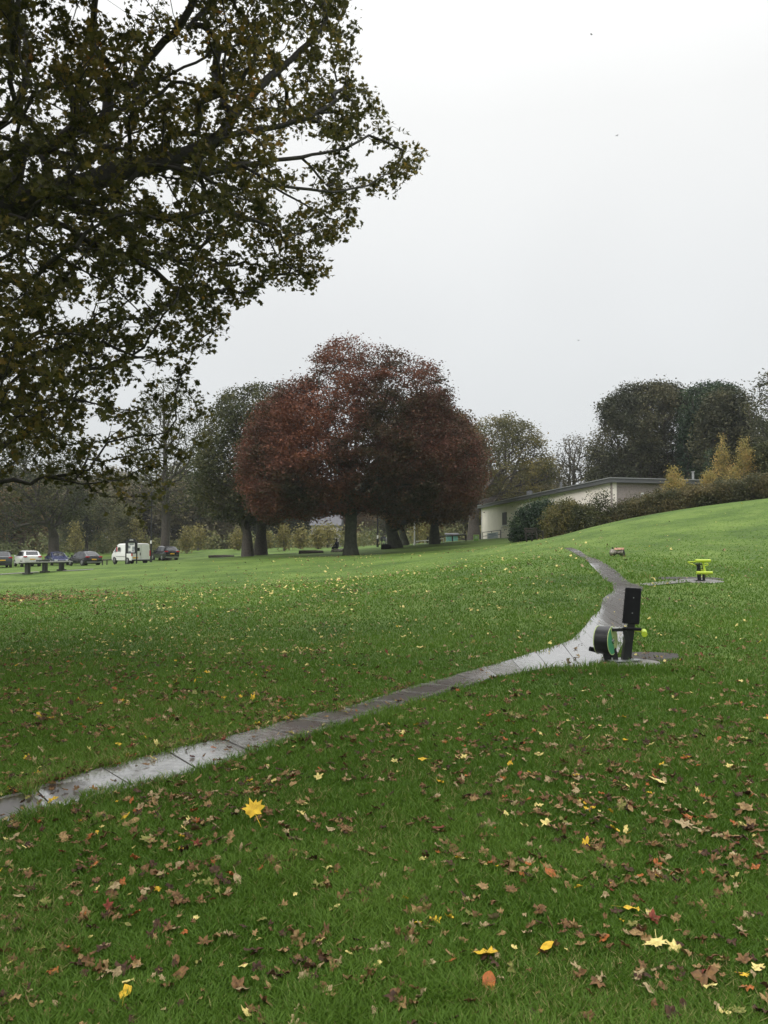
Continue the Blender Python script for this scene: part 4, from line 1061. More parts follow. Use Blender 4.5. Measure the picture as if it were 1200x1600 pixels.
def rail(name, label, pts, hts, m, cat='railing', r=.03, posts=None, group=None, dx=0):
    """pts on the ground, rails at heights hts, a post at every point"""
    root = empty(name, pts[0], label, cat, group)
    mb = MB()
    for p in pts: mb.tube(p - Vector((0, 0, .1)), p + Vector((0, 0, max(hts))), r, r, 8)
    mb.build('posts' if False else 'post', m, root, world=True) if len(pts) == 1 else None
    if len(pts) > 1:
        for p in pts:
            q = MB(); q.tube(p - Vector((0, 0, .1)), p + Vector((0, 0, max(hts))), r, r, 8); q.build('post', m, root, world=True)
        for h_ in hts:
            q = MB(); q.path([p + Vector((0, 0, h_)) for p in pts], r * .9, 8); q.build('rail', m, root, world=True)
    return root
def wp(px, py, D): return P(px, py, D)
# ramp up to the building with railings
M['ramp'] = mat('ramp_concrete', (0.26, 0.25, 0.23), .6, noise=.25, nscale=4, bump=.2)
r0, r1 = P(735, 847, 84), P(812, 838, 80)
rb = MB()
for k in range(8):
    a = r0.lerp(r1, k / 8); c = r0.lerp(r1, (k + 1) / 8)
    rb.add([a, c, c + Vector((0, 2.2, 0)), a + Vector((0, 2.2, 0)), a - Vector((0, 0, 1.2)), c - Vector((0, 0, 1.2)), c + Vector((0, 2.2, -1.2)), a + Vector((0, 2.2, -1.2))], [(0, 1, 2, 3), (4, 7, 6, 5), (0, 4, 5, 1), (2, 6, 7, 3), (1, 5, 6, 2), (0, 3, 7, 4)])
rt = empty('access_ramp', r0, 'sloping concrete access ramp along the pale building', 'ramp'); rb.build('ramp_slab', M['ramp'], rt, world=True)
def onr(px): 
    t_ = (px - 735) / (812 - 735); return r0.lerp(r1, t_)
rail('ramp_railing', 'dark handrail rising along the ramp to the pale building', [onr(755), onr(769), onr(783)], [.85, .45], M['black'])
M['silver'] = mat('silver_rail', (0.5, 0.5, 0.5), .3, metal=.6, noise=.1)
rail('landing_railing', 'silver tube railing round the landing under the tall window', [onr(784), onr(790), onr(803), onr(810)], [1.1, .6], M['silver'])
# banner tied to the railing
M['banner'] = mat('banner_vinyl', (0.62, 0.66, 0.70), .45)
M['ink'] = mat('banner_ink', (0.22, 0.30, 0.42), .5)
bt = empty('banner', onr(771) + Vector((0, -.08, .1)), 'white banner with blue grey print tied to the ramp handrail', 'banner')
a = onr(762) + Vector((0, -.08, .08)); c = onr(779) + Vector((0, -.08, .08))
mb = MB(); mb.slab([a, c, c + Vector((0, 0, .62)), a + Vector((0, 0, .62))], (0, -1, 0), .012); mb.build('sheet', M['banner'], bt, world=True)
mb = MB()
for z0, z1, u0, u1 in ((.42, .5, .12, .8), (.28, .33, .2, .9), (.16, .21, .1, .6)):
    p = a.lerp(c, u0); q = a.lerp(c, u1); mb.slab([p + Vector((0, -.004, z0)), q + Vector((0, -.004, z0)), q + Vector((0, -.004, z1)), p + Vector((0, -.004, z1))], (0, -1, 0), .003)
mb.build('print', M['ink'], bt, world=True)
# green sign board on the grass
sg = G(744, 80, 846); sg.z = P(744, 846, 80).z
st = empty('sign_board', sg, 'small green panel with pale frame standing left of the ramp', 'sign')
mb = MB()
for x in (-.27, .27): mb.box((sg.x + x, sg.y, sg.z + .3), (.05, .05, .75))
mb.box((sg.x, sg.y, sg.z + .65), (.59, .05, .05)); mb.box((sg.x, sg.y, sg.z + .02), (.49, .05, .05)); mb.build('frame', M['lime_pale'], st, world=True)
M['gpan'] = mat('green_panel', (0.20, 0.42, 0.07), .5, noise=.15, nscale=6)
mb = MB(); mb.box((sg.x, sg.y, sg.z + .335), (.49, .02, .58)); mb.build('panel', M['gpan'], st, world=True)
mb = MB(); mb.box((sg.x, sg.y - .014, sg.z + .45), (.3, .006, .06)); mb.box((sg.x, sg.y - .014, sg.z + .33), (.36, .006, .04)); mb.build('print', M['white'], st, world=True)
# low rails left of the building
def knee(label, pl, D0, D1, m, hh=.45, r=.05, name='knee_rail', grp=None):
    pts_ = []
    for i, (px, py) in enumerate(pl):
        D_ = D0 + (D1 - D0) * i / (len(pl) - 1); p = P(px, py, D_); g = h1(p.x, p.y); p.z = g; pts_.append(p)
    return rail(name, label, pts_, [hh], m, cat='low fence', r=r, group=grp)
knee('dark low timber rail climbing towards the green panel', [(668, 852), (688, 848), (707, 845), (728, 842)], 90, 84, M['dark_wood'], .62, .07)
knee('white painted low rail at the foot of the white pole', [(649, 855), (664, 854), (676, 853)], 84, 84, M['white'], .33, .05)
knee('white low rail sloping up beside the brown beech trunk', [(677, 854), (684, 851), (693, 849)], 80, 83, M['white'], .42, .05)
knee('dark low rail between the black hatchback and the white van', [(160, 883), (167, 883), (179, 883)], 80, 80, M['dark_wood'], .5, .06)

# poles
def pole(name, label, px, D, top, r, m, lab=None, cat='pole'):
    g = G(px, D); t_ = P(px, top, D)
    root = empty(name, g, label, cat)
    mb = MB(); mb.tube((g.x, g.y, g.z - .1), (g.x, g.y, g.z + .25), r * 1.6, r * 1.4, 10); mb.tube((g.x, g.y, g.z + .25), (g.x, g.y, t_.z), r, r * .8, 10)
    mb.build('shaft', m, root, world=True, smooth=True)
    if lab:
        z = P(px, lab, D).z; mb = MB(); mb.box((g.x, g.y - r - .02, z), (.16, .03, .36)); mb.build('label_plate', M['white'], root, world=True)
    return root, g, t_
pole('white_pole', 'tall plain white pole standing between two beech trunks', 648, 82, 812, .09, M['white'])
def lamp(label, px, D, top, lab):
    root, g, t_ = pole('street_lamp', label, px, D, top, .09, M['black'], lab, 'street lamp')
    mb = MB(); mb.tube((g.x, g.y, t_.z - .05), (g.x + .9, g.y, t_.z + .12), .04, .04, 8); mb.build('arm', M['black'], root, world=True)
    mb = MB(); mb.box((g.x + 1.1, g.y, t_.z + .12), (.55, .22, .12), bevel=.04); mb.build('lamp_head', M['fascia'], root, world=True)
lamp('black lamp column with white plate behind the white van', 236, 90, 768, 847)
lamp('thin black lamp column with white plate right of the copper beech trunk', 590, 88, 772, 839)

# ------------------------------------------------------------------ vehicles
def car(label, name, cat, loc, rz, prof, L, W, paint, glassband, rear=('plate_y',), wheel_r=.33, wheels=(.19, .80), roofrail=False, bump_m=None, van=False, front=False, front_plate=True):
    """prof: stations rear to front (y/L, zbottom, belt, top, w belt factor, w top factor); origin under the centre"""
    root = empty(name, loc, label, cat, None, rz)
    hw = W / 2; ring = []
    st = [(y * L - L / 2, zb, zc, zt, hw * fb, hw * ft) for (y, zb, zc, zt, fb, ft) in prof]
    V = []; F = []
    for (y, zb, zc, zt, wb, wt) in st:
        zm = zb + (zc - zb) * .55
        half = [(wb * .80, zb), (wb * .96, zb + .06), (wb * 1.0, zm), (wb * .97, zc), (wt + (wb - wt) * .08, zt - (zt - zc) * .12 if zt - zc > .1 else zt - .01), (wt * .86, zt), (wt * .4, zt + (.02 if zt - zc > .2 else .012))]
        rg = [(x, y, z) for x, z in half] + [(-x, y, z) for x, z in reversed(half)]
        V += rg
    k = 14; m_ = len(st)
    for i in range(m_ - 1):
        for j in range(k):
            F.append((i * k + j, i * k + (j + 1) % k, (i + 1) * k + (j + 1) % k, (i + 1) * k + j))
    F.append(tuple(reversed(range(k)))); F.append(tuple(range((m_ - 1) * k, m_ * k)))
    mb = MB(); mb.add(V, F); body = mb.build('body', paint, root, smooth=True, angle=28)
    def at(y):
        ys = [s_[0] for s_ in st]; return [float(np.interp(y, ys, [s_[c] for s_ in st])) for c in range(6)]
    # side windows
    for (ya, yb, yc, yd) in glassband:      # belt rear, belt front, top front, top rear (fractions of L)
        for sgn in (1, -1):
            pts_ = []
            for yf, up in ((ya, 0), (yb, 0), (yc, 1), (yd, 1)):
                y = yf * L - L / 2; _, zb, zc, zt, wb, wt = at(y)
                z0 = zc + .03; z1 = zt - (zt - zc) * .16
                z = z1 if up else z0
                fr = (z - zc) / max(.05, zt - zc)
                x = wb * .97 + (wt + (wb - wt) * .08 - wb * .97) * fr + .012
                pts_.append(Vector((sgn * x, y, z)))
            q = MB(); q.slab(pts_, (sgn, 0, 0), .02); q.build('window', M['glass'], root)
    # rear screen and windscreen between the stations that rise
    def screen(i, j, nm, a=.1, b_=.88):
        s0, s1 = st[i], st[j]; P0 = []; 
        for f_, wv in ((a, 1), (b_, 1)):
            y = s0[0] + (s1[0] - s0[0]) * f_; z = s0[3] + (s1[3] - s0[3]) * f_ + .012
            xw = (s0[5] * .86 + (s1[5] * .86 - s0[5] * .86) * f_) * .97
            P0.append((xw, y, z))
        (xa, ya, za), (xb, yb, zb) = P0
        nrm = Vector((0, (za - zb) * (1 if ya < yb else -1), abs(yb - ya))).normalized()
        q = MB(); q.slab([Vector((-xa, ya, za)) + nrm * .01, Vector((xa, ya, za)) + nrm * .01, Vector((xb, yb, zb)) + nrm * .01, Vector((-xb, yb, zb)) + nrm * .01], nrm, .015)
        q.build(nm, M['glass'], root)
    tops = [s_[3] for s_ in st]
    up = max(range(1, m_), key=lambda i: tops[i] - tops[i - 1] if st[i][0] < 0 and i > 1 or (i > 1) else -9)
    dn = max(range(1, m_), key=lambda i: tops[i - 1] - tops[i] if st[i][0] > 0 and i < m_ - 1 else -9)
    if not van: screen(up - 1, up, 'rear_window')
    screen(dn, dn - 1, 'windscreen')
    # wheels and arches
    for wf in wheels:
        for sgn in (1, -1):
            y = wf * L - L / 2; x = sgn * (hw - .10)
            q = MB(); q.tube((sgn * (hw - .16), y, wheel_r + .02), (sgn * (hw * .985), y, wheel_r + .02), wheel_r * 1.17, wheel_r * 1.17, 20); q.build('wheel_arch', M['plastic'], root)
            q = MB(); q.tube((x - sgn * .1, y, wheel_r), (x + sgn * .115, y, wheel_r), wheel_r, wheel_r * .96, 20); wh = q.build('wheel', M['tyre'], root, smooth=True)
            q = MB(); q.tube((x + sgn * .10, y, wheel_r), (x + sgn * .13, y, wheel_r), wheel_r * .66, wheel_r * .6, 14); q.build('rim', M['rim'], wh)
    r0 = st[0]; yb_ = r0[0]
    # lamps
    zc = st[1][2]; wb = st[1][4]
    if van:
        for sgn in (1, -1):
            q = MB(); q.box((sgn * (wb * .95), yb_ + .0, 1.05), (.1, .12, .55), bevel=.02); q.build('tail_light', M['red_light'], root)
        q = MB(); q.box((-.38, yb_ - .012, 1.42), (.5, .02, .3)); q.build('rear_window', M['glass'], root)
        q = MB(); q.box((.38, yb_ - .012, 1.42), (.5, .02, .3)); 
        q = MB(); q.box((-.08, yb_ - .02, .98), (.07, .05, .26), bevel=.01); q.build('handle', M['plastic'], root)
        q = MB(); q.box((0, yb_ - .004, 1.05), (.014, .012, 1.5)); q.build('door_seam', M['plastic'], root)
        q = MB(); q.box((0, yb_ - .03, .38), (W * .96, .12, .14), bevel=.03); q.build('bumper', M['plastic'], root)
        q = MB(); q.box((-.55, yb_ - .02, .62), (.5, .02, .12)); q.build('number_plate', M['plate_y'], root)
    else:
        for sgn in (1, -1):
            q = MB(); q.box((sgn * wb * .80, (st[1][0] + st[0][0]) / 2 - .03, zc - .02), (wb * .42, .16, .13), bevel=.03); q.build('tail_light', M['red_light'], root)
            s9 = st[-2]; q = MB(); q.box((sgn * s9[4] * .76, (s9[0] + st[-1][0]) / 2 + .01, s9[2] - .06), (.38, .2, .14), bevel=.04); q.build('headlight', M['clear_light'], root)
        q = MB(); q.box((0, yb_ - .015, zc - .28), (.52, .02, .11)); q.build('number_plate', M['plate_y'], root)
        q = MB(); q.box((0, yb_ - .02, .36), (W * .86, .1, .16), bevel=.03); q.build('rear_bumper', bump_m or M['plastic'], root)
        yf_ = st[-1][0]
        q = MB(); q.box((0, yf_ + .012, .42), (W * .62, .04, .2), bevel=.02); q.build('grille', M['plastic'], root)
        if front_plate: q = MB(); q.box((0, yf_ + .04, .44), (.52, .02, .11)); q.build('number_plate', M['plate_w'], root)
    for sgn in (1, -1):
        y = .66 * L - L / 2 if not van else .76 * L - L / 2; _, _, zc_, _, wb_, _ = at(y)
        q = MB(); q.box((sgn * (wb_ + .1), y, zc_ + .08), (.2, .1, .14), bevel=.03); q.build('door_mirror', paint, root)
    for yf in ((.42, .62) if not van else (.62, .80)):
        for sgn in (1, -1):
            y = yf * L - L / 2; _, _, zc_, _, wb_, _ = at(y)
            q = MB(); q.box((sgn * (wb_ * .985), y - .15, zc_ - .12), (.03, .16, .03), bevel=.008); q.build('door_handle', paint, root)
    if roofrail:
        for sgn in (1, -1):
            zt = max(tops); q = MB(); q.path([(sgn * hw * .62, -.38 * L, zt + .0), (sgn * hw * .62, -.34 * L, zt + .05), (sgn * hw * .62, .08 * L, zt + .05), (sgn * hw * .62, .12 * L, zt - .01)], .018, 6); q.build('roof_rail', M['rim'], root)
    return root
HATCH = [(0, .34, .70, .72, .86, .80), (.012, .24, .92, .95, .96, .80), (.06, .2, .95, 1.02, .98, .72), (.20, .19, .95, 1.40, 1.0, .66), (.38, .19, .94, 1.47, 1.0, .70), (.55, .19, .92, 1.43, 1.0, .70), (.74, .2, .90, .98, .99, .74), (.90, .2, .78, .84, .95, .76), (.985, .24, .62, .66, .84, .66), (1, .32, .54, .56, .72, .56)]
SUV = [(0, .4, .85, .87, .88, .82), (.012, .3, 1.05, 1.08, .96, .82), (.04, .26, 1.08, 1.14, .99, .76), (.13, .25, 1.08, 1.60, 1.0, .70), (.36, .24, 1.06, 1.68, 1.0, .73), (.56, .24, 1.04, 1.62, 1.0, .72), (.73, .24, 1.02, 1.10, .99, .76), (.90, .25, .92, .98, .95, .78), (.985, .3, .74, .78, .86, .7), (1, .4, .66, .68, .74, .6)]
SALOON = [(0, .36, .72, .74, .86, .80), (.012, .26, .88, .92, .95, .80), (.14, .2, .92, .97, .98, .76), (.30, .19, .92, 1.37, 1.0, .66), (.42, .19, .91, 1.43, 1.0, .69), (.54, .19, .9, 1.40, 1.0, .69), (.73, .2, .88, .95, .99, .74), (.90, .2, .76, .82, .95, .76), (.985, .24, .62, .66, .84, .66), (1, .32, .54, .56, .72, .56)]
VAN = [(0, .36, 1.15, 1.92, .97, .86), (.01, .32, 1.15, 1.97, 1.0, .88), (.3, .3, 1.14, 1.99, 1.0, .89), (.66, .3, 1.13, 1.97, 1.0, .88), (.74, .3, 1.12, 1.90, 1.0, .84), (.89, .3, 1.08, 1.14, .98, .80), (.97, .3, .9, .95, .92, .76), (.995, .34, .72, .75, .84, .7), (1, .4, .62, .64, .76, .62)]
GB = [(.13, .33, .33, .22), (.345, .52, .52, .345), (.535, .70, .58, .535)]
GBS = [(.08, .30, .30, .15), (.315, .50, .50, .315), (.515, .69, .58, .515)]
PM = {}
def paint(nm, c, r_=.18): 
    PM[nm] = mat(nm, c, r_, noise=.04, nscale=3, coat=.6); return PM[nm]
pw_, pn_, pb_, pk_, pg_ = paint('pearl_white_paint', (0.68, 0.68, 0.66)), paint('navy_paint', (0.022, 0.03, 0.09)), paint('black_car_paint', (0.012, 0.013, 0.016)), paint('black_crossover_paint', (0.018, 0.019, 0.022)), paint('dark_grey_paint', (0.035, 0.042, 0.046))
def spot(px, D): return G(px, D, 880)
def rear_at(px, D, rz, L):
    """centre of a vehicle whose rear end centre is seen at column px"""
    g = spot(px, D); x = g.x - math.sin(rz) * L / 2; y = g.y + math.cos(rz) * L / 2
    return Vector((x, y, h1(x, y)))
car('dark grey people carrier cut off by the left edge', 'people_carrier', 'car', rear_at(4, 79, R(32), 4.6), R(32), SUV, 4.6, 1.85, pg_, GBS, roofrail=True)
c_ = rear_at(51, 82, R(37), 4.55)
car('white crossover car with red tail lights', 'white_car', 'car', c_, R(37), SUV, 4.55, 1.86, pw_, GBS, bump_m=M['plastic'])
c_ = spot(89, 87)
car('navy blue saloon facing the camera next to the white car', 'blue_saloon', 'car', c_, R(180 + 34), SALOON, 4.5, 1.80, pn_, GB)
car('black hatchback with a pale rear bumper strip', 'black_hatchback', 'car', rear_at(147, 80.5, R(46), 4.3), R(46), HATCH, 4.3, 1.78, pb_, GB, bump_m=M['rim'])
vv_ = car('white panel van parked behind the notice board', 'panel_van', 'van', rear_at(220, 77, R(42), 4.8), R(42), VAN, 4.8, 1.92, M['white'], [(.70, .83, .755, .70)], van=True)
car('dark crossover car on the right of the white van', 'dark_crossover', 'car', rear_at(269, 93, R(38), 4.45), R(38), SUV, 4.45, 1.85, pk_, GBS, bump_m=M['rim'])
# dark rubber mud flap / side panel of the van
q = MB(); q.box((-.972, .35, 1.42), (.012, .55, .42)); q.build('side_window', M['glass'], vv_)
M['red'] = mat('red_sticker', (0.55, 0.05, 0.03), .5)
q = MB(); q.box((-.986, .8, 1.42), (.012, .16, .42)); q.build('sticker', M['red'], vv_)
q = MB(); q.box((-.975, .0, .72), (.012, 2.1, .03)); q.build('side_seam', M['plastic'], vv_)

# ------------------------------------------------------------------ notice board, table, benches, logs
def notice():
    g0 = GR(196.5, 881); g0.y = 66; g0 = G(196.5, 66, 881); g1 = G(213.5, 66, 881)
    z = (g0.z + g1.z) / 2; ctr = (g0 + g1) / 2; s_ = 66 / FPX
    root = empty('notice_board', ctr, 'black framed park notice board with arched header and white papers', 'notice board')
    zt = P(205, 847, 66).z; zb_ = P(205, 864, 66).z; hw = (g1.x - g0.x) / 2
    for g in (g0, g1):
        q = MB(); q.box((g.x, g.y, (z - .3 + zt) / 2), (.09, .09, zt - z + .3), bevel=.01); q.build('post', M['black'], root, world=True)
    q = MB()
    q.box((ctr.x, 66, zt), (hw * 2 + .2, .12, .12)); q.box((ctr.x, 66, zb_), (hw * 2 - .09, .11, .1))
    n = 10; arc_ = [Vector((ctr.x + math.cos(math.pi * i / n) * hw * .95, 66.04, zt + .055 + math.sin(math.pi * i / n) * .26)) for i in range(n + 1)]
    q.slab(arc_, (0, -1, 0), -.05)
    q.build('frame', M['black'], root, world=True)
    q = MB()
    for sg_ in (-1, 1): q.box((ctr.x + sg_ * (hw - .10), 66.0, (zt + zb_) / 2), (.13, .10, zt - zb_ - .1))
    q.build('inner_frame', M['black'], root, world=True)
    q = MB(); q.box((ctr.x, 66.03, (zt + zb_) / 2), (hw * 2 - .3, .04, zt - zb_ - .1)); bd = q.build('panel', M['white'], root, world=True)
    M['paper_grey'] = mat('printed_paper', (0.28, 0.30, 0.32), .6, noise=.5, nscale=18)
    for (u, v_, w_, h_) in ((-.28, .55, .2, .22), (.26, .45, .22, .26), (.02, .8, .34, .12), (.2, .2, .18, .14), (-.2, .12, .22, .12)):
        q = MB(); q.box((ctr.x + u * hw * 1.5, 66.03 - .025, zb_ + (zt - zb_) * v_), (w_, .008, h_)); q.build('notice', M['paper_grey'], bd, world=True)
    q = MB()
    for k in range(5):
        a = R(60 + 15 * k); q.box((ctr.x + math.cos(a) * .22, 66.04 - .058, zt + .05 + math.sin(a) * .13), (.07, .008, .06))
    q.build('header_lettering', M['plate_w'], root, world=True)
notice()

M['stone'] = mat('dark_wet_concrete', (0.05, 0.052, 0.045), .45, noise=.35, nscale=6, bump=.3)
M['slabtop'] = mat('wet_table_top', (0.42, 0.42, 0.40), .18, noise=.2, nscale=4)
def table():
    D = 50
    b_ = [G(43, D, 894), G(70, D + 1.2, 894), G(96, D + 2.6, 891)]
    zt = P(43, 878.5, D).z
    root = empty('stone_table', b_[1], 'long pale topped concrete table on three dark pedestals before the cars', 'table')
    dirv = (b_[2] - b_[0]); dirv.z = 0; dirv.normalize(); nv_ = Vector((-dirv.y, dirv.x, 0))
    a = b_[0] - dirv * .62; c = b_[2] + dirv * .55
    q = MB()
    for p in b_: pass
    M_ = Matrix.Rotation(math.atan2(dirv.y, dirv.x), 4, 'Z')
    L = (c - a).length; mid = (a + c) / 2
    q = MB(); q.box((mid.x, mid.y, zt), (L, .85, .07), M=M_, bevel=.015); q.build('table_top', M['slabtop'], root, world=True)
    q = MB(); q.box((mid.x, mid.y, zt - .0615), (L - .3, .5, .05), M=M_); q.build('apron', M['stone'], root, world=True)
    for p in b_:
        q = MB(); h_ = zt - .088 - p.z
        q.box((p.x, p.y, p.z + h_ / 2), (.22, .3, h_), M=M_, bevel=.02); q.box((p.x, p.y, p.z + .04), (.42, .5, .12), M=M_, bevel=.03)
        q.build('leg', M['stone'], root, world=True)
    m2_ = mid + nv_ * .0 - dirv * .15
    q = MB(); q.box((m2_.x, m2_.y, zt + .09), (.9, .3, .11), M=M_, bevel=.02); q.build('raised_block', M['stone'], root, world=True)
table()

def bench():
    D = 50; g = G(835, D, 851)
    root = empty('wooden_bench', g, 'dark wooden slatted bench seen end on before the evergreen bush', 'bench', rz=R(-68))
    m = M['dark_wood']
    for x in (-.62, .62):
        q = MB(); q.box((x, .22, .32), (.07, .07, .68)); q.build('leg', m, root)
        q = MB(); q.box((x, -.22, .42), (.07, .07, .9), M=Matrix.Rotation(R(8), 4, 'X')); q.build('leg', m, root)
        q = MB(); q.box((x, .0, .64), (.08, .56, .05)); q.build('armrest', m, root)
    q = MB(); q.add(*(lambda b: (b.v, b.f))(MB().path([(-.58, .2, .1), (.58, -.2, .38)], .02, 6))); q.path([(-.58, -.2, .38), (.58, .2, .1)], .02, 6); q.build('brace', m, root)
    q = MB()
    for k in range(4): q.box((0, .2 - k * .12, .43), (1.3, .09, .035))
    q.build('seat', m, root)
    q = MB()
    for k in range(3): q.box((0, -.27 - k * .02, .58 + k * .11), (1.3, .03, .08))
    q.build('backrest', m, root)
bench()

def lying_log(label, px, D, Lm, r, m, rz=0.0, name='lying_log', ends=None):
    g = G(px, D)
    root = empty(name, g, label, 'log', rz=rz)
    n = 14; k = 12; V = []; F = []
    for i in range(n + 1):
        y = -Lm / 2 + Lm * i / n
        for j in range(k):
            a = 2 * math.pi * j / k; rr_ = r * (1 + .12 * math.sin(3 * a + i * .4) + rng.normal(0, .03)) * (1 - .1 * i / n)
            V.append((y, math.cos(a) * rr_, r * .75 + math.sin(a) * rr_))
    for i in range(n):
        for j in range(k): F.append((i * k + j, i * k + (j + 1) % k, (i + 1) * k + (j + 1) % k, (i + 1) * k + j))
    q = MB(); q.add(V, F); q.build('bark', m, root, smooth=True)
    q = MB(); q.add(V[:k], [tuple(range(k))]); q.add(V[-k:], [tuple(range(k))]); q.build('cut_end', ends or M['dark_wood'], root)
    return root
lying_log('long low dark log lying beneath the green tree left of the twin trunks', 346, 76, 2.4, .13, M['bark'])
lying_log('low dark log lying left of the copper beech trunk', 486, 72, 2.2, .16, M['bark'], rz=R(6))
lying_log('short dark log lying close to the foot of the copper beech', 538, 74, 1.2, .15, M['bark'])
# heap of dark logs by the leaning beech
lying_log('stubby dark log beside the leaning beech trunk', 603, 75, .9, .26, M['black_matte'])
# cut log on the right field
M['cut_wood'] = mat('fresh_cut_wood', (0.42, 0.24, 0.15), .7, noise=.35, nscale=9, dark=(0.22, 0.09, 0.06))
M['burnt'] = mat('charred_wood', (0.012, 0.012, 0.011), .8, noise=.3, nscale=12)
M['lichen_bark'] = mat('lichen_bark', (0.30, 0.28, 0.24), .85, noise=.7, nscale=9, dark=(0.06, 0.05, 0.035), bump=.6)
def cutlog():
    g = GR(966, 869)
    root = empty('cut_log', g, 'chopped log with orange wood and charred black end beside the path', 'log', rz=R(-30))
    V = []; F = []; k = 14; n = 8
    for i in range(n + 1):
        x = -.28 + .52 * i / n + .03 * math.sin(i * 2.1)
        for j in range(k):
            a = 2 * math.pi * j / k; rr_ = (.12 + .03 * math.sin(i * .9 + 1)) * (1 + .22 * math.sin(2 * a + 1 + i * .3) + rng.normal(0, .10))
            V.append((x, math.cos(a) * rr_, .14 + math.sin(a) * rr_ * .95))
    for i in range(n):
        for j in range(k): F.append((i * k + j, i * k + (j + 1) % k, (i + 1) * k + (j + 1) % k, (i + 1) * k + j))
    q = MB(); q.add(V, F); q.build('bark', M['lichen_bark'], root, smooth=True)
    q = MB(); q.add([(v[0] + .004, v[1], v[2]) for v in V[-k:]], [tuple(range(k))]); q.add([(v[0] - .004, v[1], v[2]) for v in V[:k]], [tuple(range(k))]); q.build('charred_end', M['burnt'], root)
    # split face on the upper side showing the wood
    q = MB(); W_ = []
    for i in range(7):
        x = -.12 + .36 * i / 6
        for yy in (-.14, -.08, -.01, .05): W_.append((x, yy - .02, .14 + .165 * math.cos((yy - .02) / .17) + .012 + rng.normal(0, .004)))
    q.add(W_, [(i * 4 + j, i * 4 + j + 1, i * 4 + j + 5, i * 4 + j + 4) for i in range(6) for j in range(3)]); q.build('split_face', M['cut_wood'], root)
    for x_, y_ in ((-.2, .02), (-.06, .06)):
        q = MB(); q.tube((x_, y_, .27), (x_ - .03, y_, .34), .03, .02, 7); q.build('branch_stub', M['burnt'], root)
cutlog()

